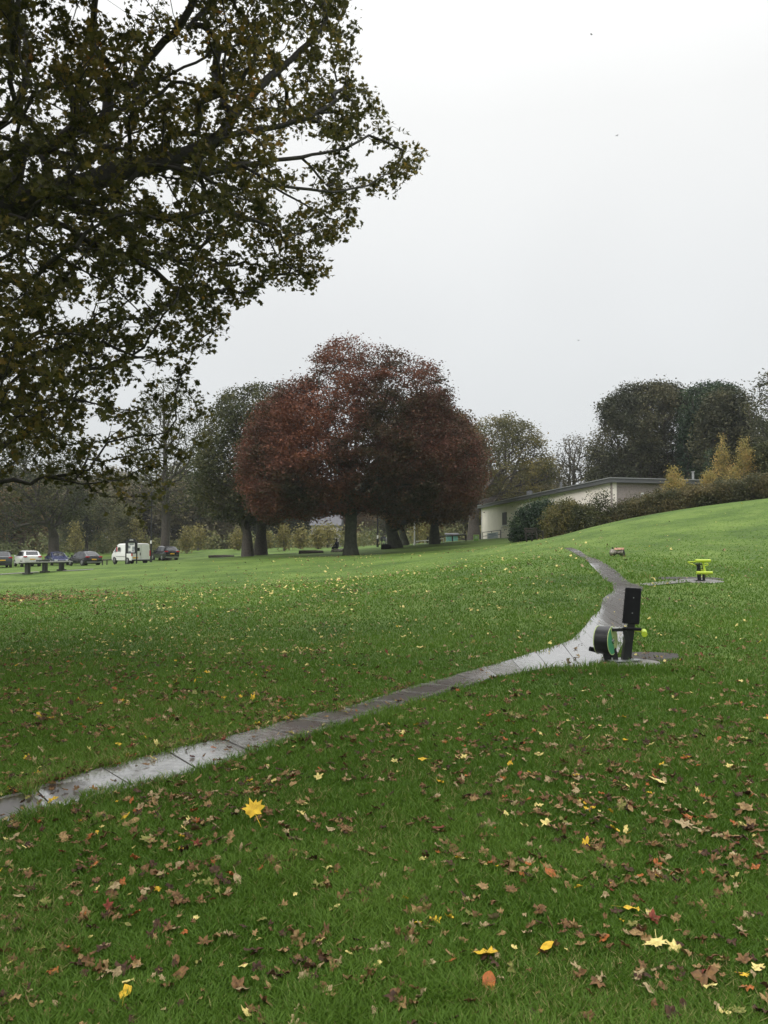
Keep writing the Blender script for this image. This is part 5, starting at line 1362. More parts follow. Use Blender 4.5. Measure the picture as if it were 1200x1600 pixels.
# ------------------------------------------------------------------ exercise stations
def black_station():
    D = 11.45
    g = GR(966, 1037); D = g.y
    root = empty('exercise_station', g, 'black outdoor exercise station with upright pad and green wheel disc beside the path', 'exercise machine')
    def Q(px, py, dy=0.0): return P(px, py, D + dy)
    s_ = D / FPX
    def prism(name, pts, t, m, dy=0.0, bevel=.01, parent=root):
        q = MB(); pp = [Q(a, b_, dy) for a, b_ in pts]
        q.slab(pp, (0, -1, 0), t); o = q.build(name, m, parent, world=True)
        if bevel:
            md = o.modifiers.new('bev', 'BEVEL'); md.width = bevel; md.segments = 3; md.limit_method = 'ANGLE'
        return o
    pad = prism('back_pad', [(978.5, 918), (1002.8, 919.5), (999.3, 976), (973.2, 974.2)], .055, M['black_matte'], .0, .014)
    q = MB()
    for a_, b_ in ((990, 934), (988, 958)): c_ = Q(a_, b_, 0); q.tube(c_, c_ + Vector((0, -.008, 0)), .009, .007, 8)
    q.build('bolt', M['steel'], pad, world=True)
    prism('pad_bracket', [(982, 973), (992.5, 974), (991.5, 984), (981, 983)], .05, M['black'], .03, .004)
    # post, kinked like the original
    q = MB()
    for poly, t_ in (([(978.5, 982), (991.8, 982), (989, 1004), (976.5, 1004)], .10), ([(976.8, 1003.8), (988.8, 1003.8), (986, 1036), (973, 1030.5)], .10)):
        q.slab([Q(a, b_, .02) for a, b_ in poly], (0, -1, 0), t_)
    q.build('post', M['black'], root, world=True)
    prism('gusset', [(973.5, 986), (980, 986), (984.5, 1004), (977, 1004)], .03, M['black'], -.03, .003)
    # foot plates
    q = MB(); c = Q(972, 1036, .1); q.box((c.x - .02, c.y - .02, g.z + .045), (.42, .34, .012), rz=R(18)); q.box((c.x + .16, c.y - .1, g.z + .055), (.16, .12, .01), rz=R(40)); q.build('foot_plate', M['steel'], root, world=True)
    q = MB()
    for dx, dy in ((-.17, -.1), (.12, -.13), (.13, .1), (-.15, .12)): q.tube((c.x + dx, c.y + dy, g.z + .05), (c.x + dx, c.y + dy, g.z + .085), .012, .012, 6)
    q.build('bolt', M['steel'], root, world=True)
    # horizontal bar behind the pad with rounded end
    q = MB(); a, b_ = Q(974, 982, -.05), Q(1001, 983.5, -.02); q.tube(a, b_, .022, .024, 14); q.tube(b_, b_ + (b_ - a).normalized() * .012, .024, .012, 14); q.build('hand_bar', M['black_matte'], root, world=True, smooth=True)
    # lime foot roller seen end on
    q = MB(); a = Q(1007, 991, -.1); q.tube(a, a + Vector((.05, .18, .02)), .040, .040, 20); rl = q.build('foot_roller', M['lime'], root, world=True, smooth=True)
    q = MB(); q.tube(a + Vector((.05, .18, .02)), a + Vector((-.1, .2, .03)), .014, .014, 8); q.build('roller_axle', M['lime'], rl, world=True)
    # wheel housing: drum with green disc facing right
    ax = Vector((.81, -.58, 0)).normalized()
    face = Q(957, 1001, -.02); R_ = .195; dep = .20
    q = MB(); q.tube(face - ax * dep, face - ax * .006, R_, R_, 40); dm = q.build('wheel_drum', M['black'], root, world=True, smooth=True)
    q = MB(); u = Vector((-ax.y, ax.x, 0)); z_ = Vector((0, 0, 1))
    for cc in (face, face - ax * (dep + .004)):
        for i in range(40):
            a0, a1 = 2 * math.pi * i / 40, 2 * math.pi * (i + 1) / 40
            p0_ = cc + (u * math.cos(a0) + z_ * math.sin(a0)) * R_ * 1.01; p1_ = cc + (u * math.cos(a1) + z_ * math.sin(a1)) * R_ * 1.01; q.tube(p0_, p1_, .006, .006, 6)
    q.build('rim_band', M['lime_pale'], dm, world=True)
    q = MB(); n = 40
    q.add([face + ax * .002 + (u * math.cos(2 * math.pi * i / n) + z_ * math.sin(2 * math.pi * i / n)) * R_ * .985 for i in range(n)], [tuple(range(n))]); dc = q.build('wheel_disc', M['green_disc'], root, world=True)
    pts_ = [face + ax * .005 + (u * math.cos(a) + z_ * math.sin(a)) * R_ * .95 for a in np.linspace(R(-62), R(118), 22)]
    # pale sector on the far side of the disc
    q = MB(); q.add(pts_, [tuple(range(len(pts_)))]); q.build('pale_sector', M['lime_pale'], dc, world=True)
    q = MB(); q.tube(face, face + ax * .02, .026, .022, 14); q.build('hub', M['steel'], dc, world=True)
    q = MB()
    for i in range(5):
        a = 2 * math.pi * i / 5; cc = face + ax * .006 + (u * math.cos(a) + z_ * math.sin(a)) * .042; q.tube(cc, cc + ax * .01, .007, .007, 6)
    q.build('hub_bolt', M['black'], dc, world=True)
    # wheel support legs
    prism('support_leg', [(941, 1017), (951, 1020), (953, 1037), (946.5, 1037)], .05, M['black'], .03, .004)
    prism('support_leg', [(955, 1018), (963, 1012), (967.5, 1036), (960, 1036)], .05, M['black'], .03, .004)
    q = MB(); q.box((Q(955, 1025, .05).x, D + .06, Q(955, 1025).z), (.10, .04, .12)); q.build('web_plate', M['black'], root, world=True)
    # arm joining the wheel and the post with a white instruction label
    a, b_ = Q(955.5, 981.5, -.03), Q(976, 983.5, .0)
    ang = math.atan2((b_ - a).y, (b_ - a).x)
    q = MB(); mid = (a + b_) / 2; q.box(mid - Vector((0, 0, .012)), (.2, .07, .045), rz=ang, bevel=.006); q.build('arm', M['black'], root, world=True)
    q = MB(); q.box(mid + Vector((-.015, -.005, .018)), (.165, .068, .016), rz=ang); lb = q.build('instruction_label', M['white'], root, world=True)
    q = MB()
    for k in range(4): q.box(mid + Vector((-.07 + k * .04, -.04, .018)), (.022, .003, .008), rz=ang)
    for k in range(3): q.box(mid + Vector((-.06 + k * .05, -.005, .0275)), (.026, .04, .003), rz=ang)
    q.build('print', M['black'], lb, world=True)
    # pedal at lower left
    q = MB(); a, b_ = Q(921.5, 1013.5, .05), Q(937, 1017.5, .08); q.tube(a, b_, .032, .034, 16); q.build('pedal', M['black_matte'], root, world=True, smooth=True)
black_station()

def lime_station():
    D = YG.y; g = G(1094, D, 909)
    root = empty('exercise_station', g, 'lime green padded exercise station on a round concrete pad', 'exercise machine')
    def Q(px, py, dy=0.0): return P(px, py, D + dy)
    q = MB(); t_ = Q(1091, 880); q.tube((g.x - .02, g.y, g.z), (t_.x, g.y, t_.z), .05, .05, 12); q.tube((g.x - .02, g.y, g.z + .0), (g.x - .02, g.y, g.z + .04), .16, .16, 16); q.build('post', M['black'], root, world=True, smooth=True)
    q = MB(); q.tube((g.x + .09, g.y - .03, g.z), (g.x + .09, g.y - .03, Q(1091, 884).z), .035, .035, 10); q.build('brace', M['black'], root, world=True)
    q = MB(); q.tube(Q(1086.5, 876.3, -.2), Q(1110, 876.3, -.2), .044, .044, 16); q.build('roller_pad', M['lime'], root, world=True, smooth=True)
    q = MB(); q.tube(Q(1088.5, 895, -.25), Q(1113, 895, -.25), .044, .044, 16); q.build('roller_pad', M['lime'], root, world=True, smooth=True)
    q = MB(); q.path([Q(1098.5, 877, -.16), Q(1100, 886, -.16), Q(1101.5, 894, -.18)], .028, 10); q.tube(Q(1096, 890.5, -.05), Q(1101, 892, -.16), .02, .02, 8); q.build('link_arm', M['lime'], root, world=True, smooth=True)
    q = MB(); q.path([Q(1089, 877.5), Q(1074.5, 878), Q(1079, 881), Q(1088, 884)], .015, 8); q.build('handle', M['lime'], root, world=True)
    q = MB(); q.path([Q(1099, 880.5), Q(1105.5, 880.7), Q(1106.5, 882.5), Q(1101, 884.5)], .015, 8); q.build('handle', M['lime'], root, world=True)
    q = MB(); c = Q(1092, 881.6); q.box(c, (.17, .22, .035), bevel=.01); q.build('seat', M['stone'], root, world=True)
lime_station()

# ------------------------------------------------------------------ people
M['skin'] = mat('skin', (0.45, 0.28, 0.2), .6); M['cloth_navy'] = mat('navy_cloth', (0.02, 0.022, 0.04), .85, noise=.2); M['cloth_grey'] = mat('grey_cloth', (0.16, 0.16, 0.17), .85, noise=.2)
M['hair'] = mat('dark_hair', (0.015, 0.011, 0.009), .7); M['cloth_blk'] = mat('black_cloth', (0.012, 0.012, 0.013), .9)
def figure(label, loc, rz, J, E, rad, body_m, clothes=(), scale=1.0, name='person'):
    root = empty(name, loc, label, 'person', rz=rz); root.scale = (scale,) * 3
    me = bpy.data.meshes.new('body'); me.from_pydata([J[k] for k in J], [(list(J).index(a), list(J).index(b_)) for a, b_ in E], [])
    me.materials.append(body_m)
    o = link('body', me, root)
    sk_ = o.modifiers.new('skin', 'SKIN'); sk_.use_smooth_shade = True
    for i, k in enumerate(J):
        v = me.skin_vertices[0].data[i] if len(me.skin_vertices) else None
        if v is not None: v.radius = (rad[k], rad[k]); v.use_root = (k == 'pelvis')
    sb = o.modifiers.new('sub', 'SUBSURF'); sb.levels = 1; sb.render_levels = 1
    return root
def stand(label, px, py, D, rz, cm, H=1.7, stride=.15):
    g = P(px, py, D); g.z = h1(g.x, g.y)
    J = {'pelvis': (0, 0, .92), 'waist': (0, 0, 1.08), 'chest': (0, 0, 1.32), 'neck': (0, .01, 1.47), 'head': (0, .03, 1.60),
         'hl': (-.1, 0, .88), 'kl': (-.1, stride * .6, .48), 'al': (-.1, stride, .07), 'tl': (-.1, stride + .16, .03),
         'hr': (.1, 0, .88), 'kr': (.1, -stride * .2, .48), 'ar': (.1, -stride, .07), 'tr': (.1, -stride + .16, .03),
         'sl': (-.19, 0, 1.39), 'el': (-.25, -.03, 1.12), 'wl': (-.24, .05, .88), 'fl': (-.24, .07, .8), 'sr': (.19, 0, 1.39), 'er': (.25, -.03, 1.12), 'wr': (.24, .05, .88), 'fr': (.24, .07, .8)}
    E = [('pelvis', 'waist'), ('waist', 'chest'), ('chest', 'neck'), ('neck', 'head'), ('pelvis', 'hl'), ('hl', 'kl'), ('kl', 'al'), ('al', 'tl'), ('pelvis', 'hr'), ('hr', 'kr'), ('kr', 'ar'), ('ar', 'tr'), ('chest', 'sl'), ('sl', 'el'), ('el', 'wl'), ('wl', 'fl'), ('chest', 'sr'), ('sr', 'er'), ('er', 'wr'), ('wr', 'fr')]
    rd = dict(pelvis=.15, waist=.14, chest=.17, neck=.06, head=.10, hl=.1, kl=.07, al=.05, tl=.04, hr=.1, kr=.07, ar=.05, tr=.04, sl=.07, el=.05, wl=.04, fl=.035, sr=.07, er=.05, wr=.04, fr=.035)
    r_ = figure(label, g, rz, J, E, rd, cm, scale=H / 1.7)
    heads(r_, (0, .03, 1.62))
    return r_
def heads(root, c, hair=True):
    c = Vector(c)
    bm = bmesh.new(); bmesh.ops.create_uvsphere(bm, u_segments=14, v_segments=10, radius=.105)
    for v in bm.verts:
        v.co = Vector((v.co.x * .78, v.co.y * .92, v.co.z * 1.12)) + c
    me = bpy.data.meshes.new('face'); bm.to_mesh(me); bm.free(); me.materials.append(M['skin']); link('face', me, root)
    bm = bmesh.new(); bmesh.ops.create_uvsphere(bm, u_segments=14, v_segments=10, radius=.112)
    for v in bm.verts:
        v.co = Vector((v.co.x * .82, v.co.y * .92 - .018, v.co.z * 1.0 + .028)) + c
    me = bpy.data.meshes.new('hair'); bm.to_mesh(me); bm.free(); me.materials.append(M['hair']); link('hair', me, root)
def sitter():
    D = 73; g = G(527, D); 
    J = {'pelvis': (0, 0, .42), 'waist': (0, .0, .58), 'chest': (0, .04, .80), 'neck': (0, .07, .96), 'head': (0, .1, 1.08),
         'hl': (-.1, .05, .42), 'kl': (-.13, .45, .46), 'al': (-.13, .46, .07), 'tl': (-.13, .62, .03), 'hr': (.1, .05, .42), 'kr': (.13, .45, .46), 'ar': (.13, .50, .07), 'tr': (.13, .66, .03),
         'sl': (-.18, .04, .88), 'el': (-.24, .14, .64), 'wl': (-.12, .34, .55), 'fl': (-.08, .4, .54), 'sr': (.18, .04, .88), 'er': (.24, .14, .64), 'wr': (.12, .34, .55), 'fr': (.08, .4, .54)}
    E = [('pelvis', 'waist'), ('waist', 'chest'), ('chest', 'neck'), ('neck', 'head'), ('pelvis', 'hl'), ('hl', 'kl'), ('kl', 'al'), ('al', 'tl'), ('pelvis', 'hr'), ('hr', 'kr'), ('kr', 'ar'), ('ar', 'tr'), ('chest', 'sl'), ('sl', 'el'), ('el', 'wl'), ('wl', 'fl'), ('chest', 'sr'), ('sr', 'er'), ('er', 'wr'), ('wr', 'fr')]
    rd = dict(pelvis=.16, waist=.15, chest=.17, neck=.06, head=.10, hl=.11, kl=.08, al=.05, tl=.045, hr=.11, kr=.08, ar=.05, tr=.045, sl=.08, el=.055, wl=.04, fl=.035, sr=.08, er=.055, wr=.04, fr=.035)
    r_ = figure('person in dark clothes sitting on a low log left of the copper beech', g + Vector((0, .0, -.02)), R(60), J, E, rd, M['cloth_navy'])
    heads(r_, (0, .1, 1.1))
    lying_log('pale log that the seated person sits on', 526.5, D, 1.0, .17, M['lichen_bark'])
sitter()
stand('person in black standing far off between the trunks, leftmost of three', 597, 850, 150, R(20), M['cloth_blk'], 1.75)
stand('person in navy walking far off between the trunks, middle of three', 601, 850, 145, R(200), M['cloth_navy'], 1.75, .2)
stand('shorter person in grey far off between the trunks, rightmost of three', 604.5, 850, 145, R(170), M['cloth_grey'], 1.5, .1)

# far path and house
M['tarmac'] = mat('pale_tarmac', (0.30, 0.30, 0.28), .5, noise=.2, nscale=1)
pts = [Vector((x, 175 + 10 * math.sin(x * .05), 0)) for x in np.linspace(-40, 40, 30)]
strip('far_path', [(p.x, p.y, 0) for p in pts], 3.5, M['tarmac'], .05, 'pale path crossing the park far beyond the beeches')
M['house'] = mat('far_house_render', (0.36, 0.33, 0.33), .85, noise=.15, nscale=.6)
M['slate'] = mat('far_slate', (0.10, 0.10, 0.11), .7, noise=.2, nscale=2)
def house(px, D, w_, h_, top, label, col='house'):
    g = G(px, D); root = empty('house', g, label, 'house')
    zt = P(px, top, D).z
    q = MB(); q.box((g.x, g.y, (g.z - .5 + zt) / 2), (w_, 8, zt - g.z + .5)); q.build('wall', M[col], root, world=True)
    q = MB(); q.add([(g.x - w_ / 2 - .3, g.y - 4.3, zt), (g.x + w_ / 2 + .3, g.y - 4.3, zt), (g.x + w_ / 2 + .3, g.y + 4.3, zt), (g.x - w_ / 2 - .3, g.y + 4.3, zt), (g.x - w_ / 2 - .3, g.y, zt + 2.4), (g.x + w_ / 2 + .3, g.y, zt + 2.4)],
                    [(0, 1, 5, 4), (3, 4, 5, 2), (0, 4, 3), (1, 2, 5), (0, 3, 2, 1)]); q.build('roof', M['slate'], root, world=True)
    for dx in (-.28, .28):
        for zz_ in (.3, .68):
            q = MB(); q.box((g.x + dx * w_, g.y - 4.02, g.z + (zt - g.z) * zz_), (w_ * .18, .08, 1.2)); wn = q.build('window', M['white'], root, world=True)
            q = MB(); q.box((g.x + dx * w_, g.y - 4.07, g.z + (zt - g.z) * zz_), (w_ * .18 - .2, .04, 1.0)); q.build('pane', M['glass'], wn, world=True)
house(511, 136, 4.6, 6, 822, 'pale pinkish grey house far behind the saplings left of the beech')
house(150, 185, 7, 6, 832, 'pale hazy house between the trees above the black hatchback')
M['teal'] = mat('turquoise_panel', (0.10, 0.24, 0.21), .7, noise=.2, nscale=3)
def hut(px, D, top, label):
    g = G(px, D); root = empty('hut', g, label, 'hut'); zt = P(px, top, D).z
    q = MB(); q.box((g.x, g.y, (g.z - .3 + zt) / 2), (1.5, 2, zt - g.z + .3)); q.build('wall', M['teal'], root, world=True)
    q = MB(); q.slab([(g.x - .95, g.y - 1.2, zt + .1), (g.x + .95, g.y - 1.2, zt + .1), (g.x + .95, g.y + 1.2, zt + .3), (g.x - .95, g.y + 1.2, zt + .3)], (0, 0, 1), .12); q.build('roof', M['slate'], root, world=True)
hut(706, 112, 836, 'turquoise hut seen between the brown beech and the pale building')

# birds
def bird(px, py, D, label, rz):
    p = P(px, py, D); root = empty('bird', p, label, 'bird', rz=rz)
    V = []; F = []; k = 8; prof = [(-.16, .004), (-.12, .02), (-.05, .035), (.03, .04), (.09, .028), (.12, .026), (.145, .018), (.17, .003)]
    for y, r_ in prof:
        for j in range(k): a = 2 * math.pi * j / k; V.append((math.cos(a) * r_, y, math.sin(a) * r_))
    for i in range(len(prof) - 1):
        for j in range(k): F.append((i * k + j, i * k + (j + 1) % k, (i + 1) * k + (j + 1) % k, (i + 1) * k + j))
    for s_ in (1, -1):
        b0 = len(V); V += [(s_ * .03, .06, .02), (s_ * .16, .08, .09), (s_ * .30, -.02, .06), (s_ * .15, -.05, .085), (s_ * .03, -.06, .02)]
        V += [(x, y, z - .008) for x, y, z in V[b0:b0 + 5]]
        F += [(b0, b0 + 1, b0 + 3, b0 + 4), (b0 + 1, b0 + 2, b0 + 3), (b0 + 5, b0 + 9, b0 + 8, b0 + 6), (b0 + 6, b0 + 8, b0 + 7)]
        F += [(b0 + i, b0 + i + 5, b0 + (i + 1) % 5 + 5, b0 + (i + 1) % 5) for i in range(5)]
    b0 = len(V); V += [(-.02, -.14, 0), (.02, -.14, 0), (.045, -.24, 0), (-.045, -.24, 0)]; F.append((b0, b0 + 1, b0 + 2, b0 + 3))
    q = MB(); q.add(V, F); q.build('body', M['black_matte'], root, smooth=True)
bird(924, 54, 110, 'small dark bird highest in the sky', R(60)); bird(964, 212, 120, 'small dark bird below the highest one', R(130)); bird(904, 532, 130, 'small dark bird low in the sky above the bare tree', R(20))

# ------------------------------------------------------------------ fallen leaves
def leafmesh(kind, seed):
    r_ = np.random.default_rng(seed)
    if kind == 'maple':
        out_ = np.array([(0, 1.0), (.2, .62), (.42, .66), (.5, .5), (.9, .48), (.72, .18), (.8, -.08), (.5, -.25), (.45, -.55), (0, -.42), (-.45, -.55), (-.5, -.25), (-.8, -.08), (-.72, .18), (-.9, .48), (-.5, .5), (-.42, .66), (-.2, .62)]) * (.06 * (1 + r_.normal(0, .10, (18, 1)))); out_[[1, 3, 5, 7, 11, 13, 15, 17]] *= .80
    elif kind == 'oval':
        a = np.linspace(0, 2 * np.pi, 14, endpoint=False); out_ = np.stack([np.sin(a) * .024 * (1 + .1 * np.sin(6 * a)), np.cos(a) * .042], 1)
    else:
        a = np.linspace(0, 2 * np.pi, 18, endpoint=False); rr_ = .030 * (1 + .35 * np.sin(5 * a) + r_.normal(0, .12, 18)); out_ = np.stack([np.sin(a) * rr_ * 1.3, np.cos(a) * rr_], 1)
    k = len(out_); V = [(0, 0, 0)]; 
    cx, cy = r_.normal(0, 1, 2)
    amp = {'maple': .9, 'oval': .9, 'curled': 3.0}[kind]
    fold = r_.uniform(4, 9) * (1 if kind != 'curled' else 2.2)
    th = r_.random() * 3.14
    for ringf in (.35, .7, 1.0):
        for x, y in out_ * ringf:
            u_ = x * math.cos(th) + y * math.sin(th)
            z = (.7 if kind == 'curled' else amp) * (fold * u_ * u_ * .5 + r_.normal(0, .0045 if kind == 'curled' else .003) * ringf + (.016 if kind == 'curled' else .006) * math.sin(x * 120 + cx * 3) * math.sin(y * 110 + cy * 3))
            f_ = 1 / (1 + (5 if kind == 'curled' else 2.0) * abs(u_) ** 1.0 * ringf) * (1 + (r_.normal(0, .10) if kind == 'curled' else 0))
            V.append((x * f_, y * f_, z))
    V = np.array(V)
    F3 = np.array([(0, 1 + i, 1 + (i + 1) % k) for i in range(k)])
    F4 = np.array([(1 + q * k + i, 1 + (q + 1) * k + i, 1 + (q + 1) * k + (i + 1) % k, 1 + q * k + (i + 1) % k) for q in range(2) for i in range(k)])
    if kind != 'curled':
        b0 = len(V); st_ = [(-.0012, -.01 if kind == 'maple' else -.03, .001), (.0012, -.01 if kind == 'maple' else -.03, .001), (.008, -.085, .004), (.0055, -.085, .004)]
        V = np.vstack([V, st_]); F4 = np.vstack([F4, [(b0, b0 + 1, b0 + 2, b0 + 3)]])
    return V, F3, F4
LC = {  # colour name: (rgb, dark)
    'yellow': ((0.62, 0.42, 0.035), (0.50, 0.30, 0.03)), 'pale_yellow': ((0.66, 0.56, 0.22), (0.52, 0.42, 0.14)), 'tan': ((0.30, 0.20, 0.085), (0.15, 0.09, 0.036)),
    'brown': ((0.19, 0.105, 0.042), (0.07, 0.038, 0.017)), 'dark_brown': ((0.075, 0.038, 0.019), (0.025, 0.014, 0.009)), 'orange': ((0.38, 0.13, 0.035), (0.20, 0.06, 0.02)), 'red': ((0.20, 0.045, 0.025), (0.10, 0.025, 0.015)), 'buff': ((0.38, 0.30, 0.165), (0.19, 0.13, 0.062)), 'olive': ((0.22, 0.22, 0.06), (0.12, 0.11, 0.03))}
LM = {k_: mat(k_ + '_fallen_leaf', a, .6, noise=.5, nscale=40, dark=d_, spec=.25) for k_, (a, d_) in LC.items()}
LG = [leafmesh('maple', s_) for s_ in range(4)] + [leafmesh('curled', 20 + s_) for s_ in range(7)] + [leafmesh('oval', 40 + s_) for s_ in range(3)]
LKIND = ['maple'] * 4 + ['curled'] * 7 + ['oval'] * 3
_lc = {}
def leaf_data(g, col):
    if (g, col) not in _lc:
        V, F3, F4 = LG[g]; _lc[(g, col)] = np_mesh('fallen_leaf', V, [F3, F4], LM[col], smooth=True)
    return _lc[(g, col)]
def place_leaf(x, y, g, col, s_, label, grp=None, tilt=.35, lift=.035, rz=None):
    o = bpy.data.objects.new('fallen_leaf', leaf_data(g, col)); COL.objects.link(o)
    o.location = (x, y, h1(x, y) + lift); o.rotation_euler = (rng.normal(0, tilt), rng.normal(0, tilt), rng.random() * 6.28 if rz is None else rz); o.scale = (s_,) * 3
    tag(o, label, 'leaf', grp)
    return o
heroes = [
    (396, 1290, 0, 'yellow', 1.5, 'large bright yellow maple leaf upright in the grass below the path', .5),
    (759, 1507, 1, 'yellow', 1.15, 'broad yellow leaf lying flat near the bottom centre', .15), (196, 1571, 11, 'yellow', 1.0, 'yellow oval leaf near the bottom left corner', .3),
    (1030, 1231, 2, 'pale_yellow', 1.25, 'pale yellow maple leaf right of centre above the tan pair', .3), (1068, 1300, 3, 'buff', 1.7, 'large buff maple leaf propped on the grass at the right', .3), (1076, 1289, 6, 'orange', 1.2, 'orange curled leaf resting on the large buff leaf', .3),
    (1165, 1274, 8, 'tan', 1.5, 'glossy tan curled leaf near the right edge', .2), (230, 1325, 1, 'olive', 1.1, 'yellow olive maple leaf standing left of the large yellow one', .8), (961, 1308, 12, 'yellow', 1.3, 'narrow upright yellow leaf left of the large buff leaf', .8),
    (985, 1436, 11, 'yellow', 1.0, 'long yellow leaf half folded in the lower right grass', .3), (855, 1497, 12, 'yellow', .85, 'small upright yellow leaf right of the broad flat yellow one', .8), (1026, 1490, 2, 'pale_yellow', 1.0, 'pale yellow leaf with a long stalk at the lower right', .3),
    (1100, 1546, 5, 'brown', 1.5, 'big crumpled brown leaf at the bottom right', .3), (660, 1196, 13, 'yellow', 1.0, 'yellow leaf alone in the grass below the middle of the path', .3), (911, 1086, 0, 'pale_yellow', .8, 'small pale leaf in the grass below the black exercise station', .3),
    (764, 1555, 12, 'orange', 1.1, 'upright orange leaf at the bottom centre', .9), (861, 1380, 11, 'orange', 1.0, 'upright orange oval leaf in the lower right grass', .9), (684, 1306, 3, 'red', 1.1, 'reddish leaf pair in the middle of the near grass', .3),
    (1158, 1070, 11, 'pale_yellow', 1.0, 'cream leaf near the right edge level with the black station', .2), (570, 1215, 9, 'red', .01, None, 0),
]
for (px, py, g, col, s_, lb, tl) in heroes:
    if lb is None: continue
    p = GR(px, py); o_ = place_leaf(p.x, p.y, g, col, s_, lb, None, tl * .6, .05, rz=None)
    if col == 'yellow' and s_ >= 1.5: o_.rotation_euler = (R(52), R(-16), R(20)); o_.location.z += .045

# scatter: world-space density, thick under the tree and thinning up the slope
def density(x, y):
    d_ = 66.0 * np.exp(-((x + 1.0) / 9) ** 2) * (.6 + .7 * noise2(x, y, 1.3, 21) ** 1.3) * (.5 + noise2(x, y, .45, 22))
    d_ = d_ * np.interp(y, [2, 7, 10, 14, 20, 40], [1.6, 1.15, .40, .16, .07, .03]) * np.where(x < -.5, np.interp(y, [7, 12, 20], [1, 1.9, 2.4]), 1)
    d_ += 80 * np.exp(-(((x + 12.6) / 2.6) ** 2 + ((y - 28) / 3.2) ** 2)) * (noise2(x, y, .7, 27) > .4)
    d_ += 45 * np.exp(-(((x + 2.9) / .25) ** 2 + ((y - 9.7) / .9) ** 2))
    d_ += .9 * np.exp(-((x - 6) / 9) ** 2)
    return d_
Lp = []
N0 = 420000
y_ = 2.3 + (60 - 2.3) * rng.random(N0) ** 1.5; x_ = (rng.random(N0) * 2 - 1) * (y_ * .54 + 1)
jac = (60 - 2.3) * 1.5 * rng.random(N0) * 0 + 1
pdf = 1 / (1.5 * (60 - 2.3) * ((y_ - 2.3) / (60 - 2.3)) ** (1 / 3) + 1e-6) / (2 * (y_ * .54 + 1))
wgt = density(x_, y_) * np.clip(1.25 - y_ / 60, .25, 1)
acc = rng.random(N0) < wgt / (pdf * N0)
x_, y_ = x_[acc], y_[acc]
# litter caught along the near edge of the path
ex = []; 
for k in range(420):
    a = rng.random() ** 1.5 * 6.2 + .3; l = [np.interp(a, arc, LW[:, c]) for c in (0, 1)]; ex.append((l[0] + rng.normal(0, .05), l[1] + rng.normal(0.03, .05)))
ex = np.array(ex); x_ = np.concatenate([x_, ex[:, 0]]); y_ = np.concatenate([y_, ex[:, 1]])
# companions: leaves drift into little clumps
nb = rng.random(len(x_)) < np.where(y_ < 14, .42, .1); cx_ = np.repeat(x_[nb], 2); cy_ = np.repeat(y_[nb], 2)
x_ = np.concatenate([x_, cx_ + rng.normal(0, .045, len(cx_))]); y_ = np.concatenate([y_, cy_ + rng.normal(0, .045, len(cx_))])
inp = inpoly(x_, y_, PATHPOLY); ok = ~inp | (rng.random(len(x_)) < .22); x_, y_, inp = x_[ok], y_[ok], inp[ok]
z_ = hz(x_, y_)
names = list(LC); pr = dict(yellow=.016, pale_yellow=.035, tan=.23, brown=.31, dark_brown=.20, orange=.03, red=.012, buff=.13, olive=.04)
pr = np.array([pr[k] for k in names]); pr /= pr.sum()
ci = rng.choice(len(names), len(x_), p=pr)
farl = (y_ > 13) & (x_ > -9) & (rng.random(len(x_)) < .7); ci = np.where(farl & (x_ > -7 - 0 * y_), np.where(rng.random(len(x_)) < .6, names.index('pale_yellow'), names.index('buff')), ci)
gi = rng.choice(len(LG), len(x_), p=np.array([.018] * 4 + [.11] * 7 + [.13 / 3] * 3) / (4 * .018 + 7 * .11 + .13))
sz = .32 + .58 * rng.random(len(x_)) ** 1.8
px_, py_, dp_ = proj(np.stack([x_, y_, z_], 1))
inview = (px_ > 0) & (px_ < 1200) & (py_ < 1600)
score = np.where(inview, sz / dp_, 0)
order = np.argsort(-score)
LAB = {'yellow': 'bright yellow', 'pale_yellow': 'pale yellow', 'tan': 'tan', 'brown': 'brown', 'dark_brown': 'dark brown', 'orange': 'orange', 'red': 'dull red', 'buff': 'buff', 'olive': 'olive'}
SHP = {'maple': 'lobed', 'curled': 'shrivelled curled', 'oval': 'small oval'}
for i in order[:280]:
    cn = names[ci[i]]; kd = LKIND[gi[i]]
    where = 'wet path' if inp[i] else 'near grass'
    place_leaf(x_[i], y_[i], int(gi[i]), cn, float(sz[i]), 'one of the scattered %s %s leaves on the %s' % (SHP[kd], LAB[cn], where), 'fallen %s %s leaves on the %s' % (SHP[kd], LAB[cn], where), .45, .034 if inp[i] else .044)
rest = order[280:]
VV, F3s, F4s, mi = [], [], [], []
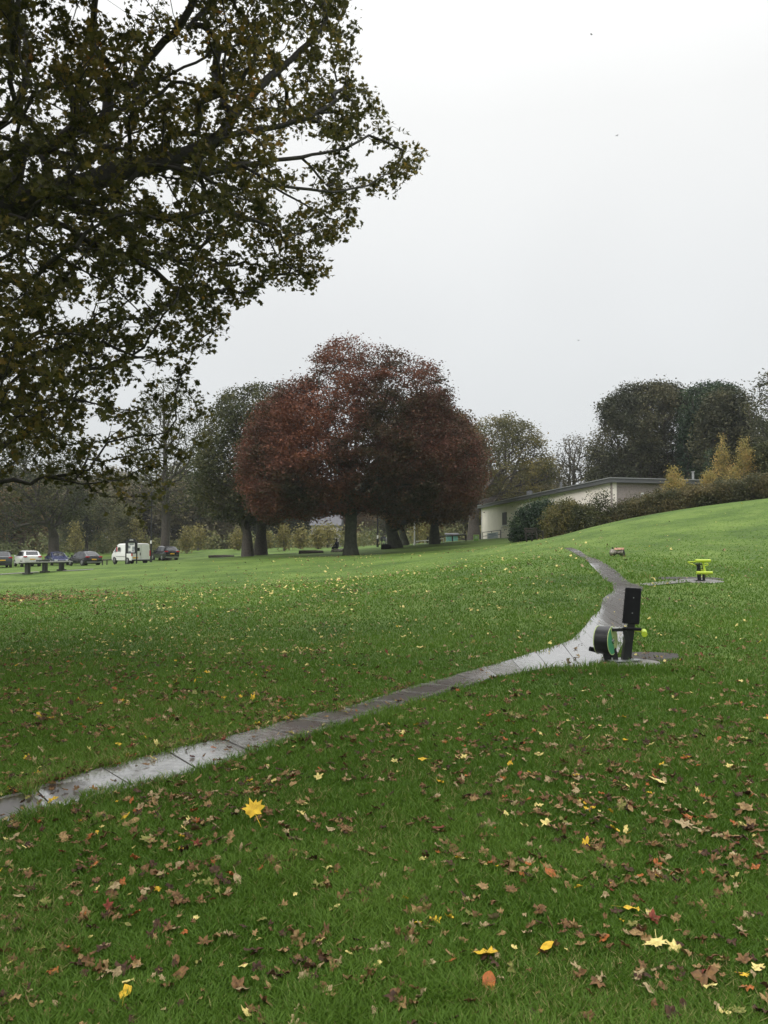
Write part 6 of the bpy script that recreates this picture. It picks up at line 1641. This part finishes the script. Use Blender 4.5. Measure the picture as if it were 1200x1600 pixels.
base_ = 0; matl = [LM[k] for k in names]
m3, m4 = [], []
for g in range(len(LG)):
    sel = rest[gi[rest] == g]
    if len(sel) == 0: continue
    V, F3, F4 = LG[g]; k = len(V); n = len(sel)
    th = rng.random(n) * 6.28; c, s_ = np.cos(th), np.sin(th)
    far_ = np.clip(dp_[sel] / 16, 1, 1.6)
    Vl = V[None] * (sz[sel] * far_)[:, None, None]
    tx_, ty_ = rng.normal(0, .4, n), rng.normal(0, .4, n)
    X = Vl[..., 0] * c[:, None] - Vl[..., 1] * s_[:, None]; Y = Vl[..., 0] * s_[:, None] + Vl[..., 1] * c[:, None]
    Z = Vl[..., 2] + X * tx_[:, None] + Y * ty_[:, None]
    VV.append(np.stack([X + x_[sel][:, None], Y + y_[sel][:, None], Z + z_[sel][:, None] + .043], -1).reshape(-1, 3))
    off = base_ + np.arange(n)[:, None, None] * k
    F3s.append((off + F3[None]).reshape(-1, 3)); F4s.append((off + F4[None]).reshape(-1, 4))
    m3.append(np.repeat(ci[sel], len(F3))); m4.append(np.repeat(ci[sel], len(F4))); base_ += n * k
me = np_mesh('fallen_leaves', np.concatenate(VV), [np.concatenate(F3s), np.concatenate(F4s)], matl[0])
for m_ in matl[1:]: me.materials.append(m_)
me.polygons.foreach_set('material_index', np.concatenate(m3 + m4).astype(np.int32))
tag(link('fallen_leaves', me), 'autumn leaves scattered thinly over the rest of the lawn', 'fallen leaves', kind='stuff')
print('leaves', len(x_))

# ------------------------------------------------------------------ haze
hzm = bpy.data.materials.new('haze'); hzm.use_nodes = True; t = hzm.node_tree
t.nodes.remove(t.nodes['Principled BSDF'])
pv = t.nodes.new('ShaderNodeVolumePrincipled'); pv.inputs['Density'].default_value = 0.0003; pv.inputs['Color'].default_value = (.93, .96, 1.0, 1)
t.links.new(pv.outputs[0], t.nodes['Material Output'].inputs['Volume'])
q = MB(); q.box((0, 280, 12), (1304, 844, 60)); hzo = q.build('haze', hzm); tag(hzo, 'thin pale autumn haze over the whole park', kind='stuff')
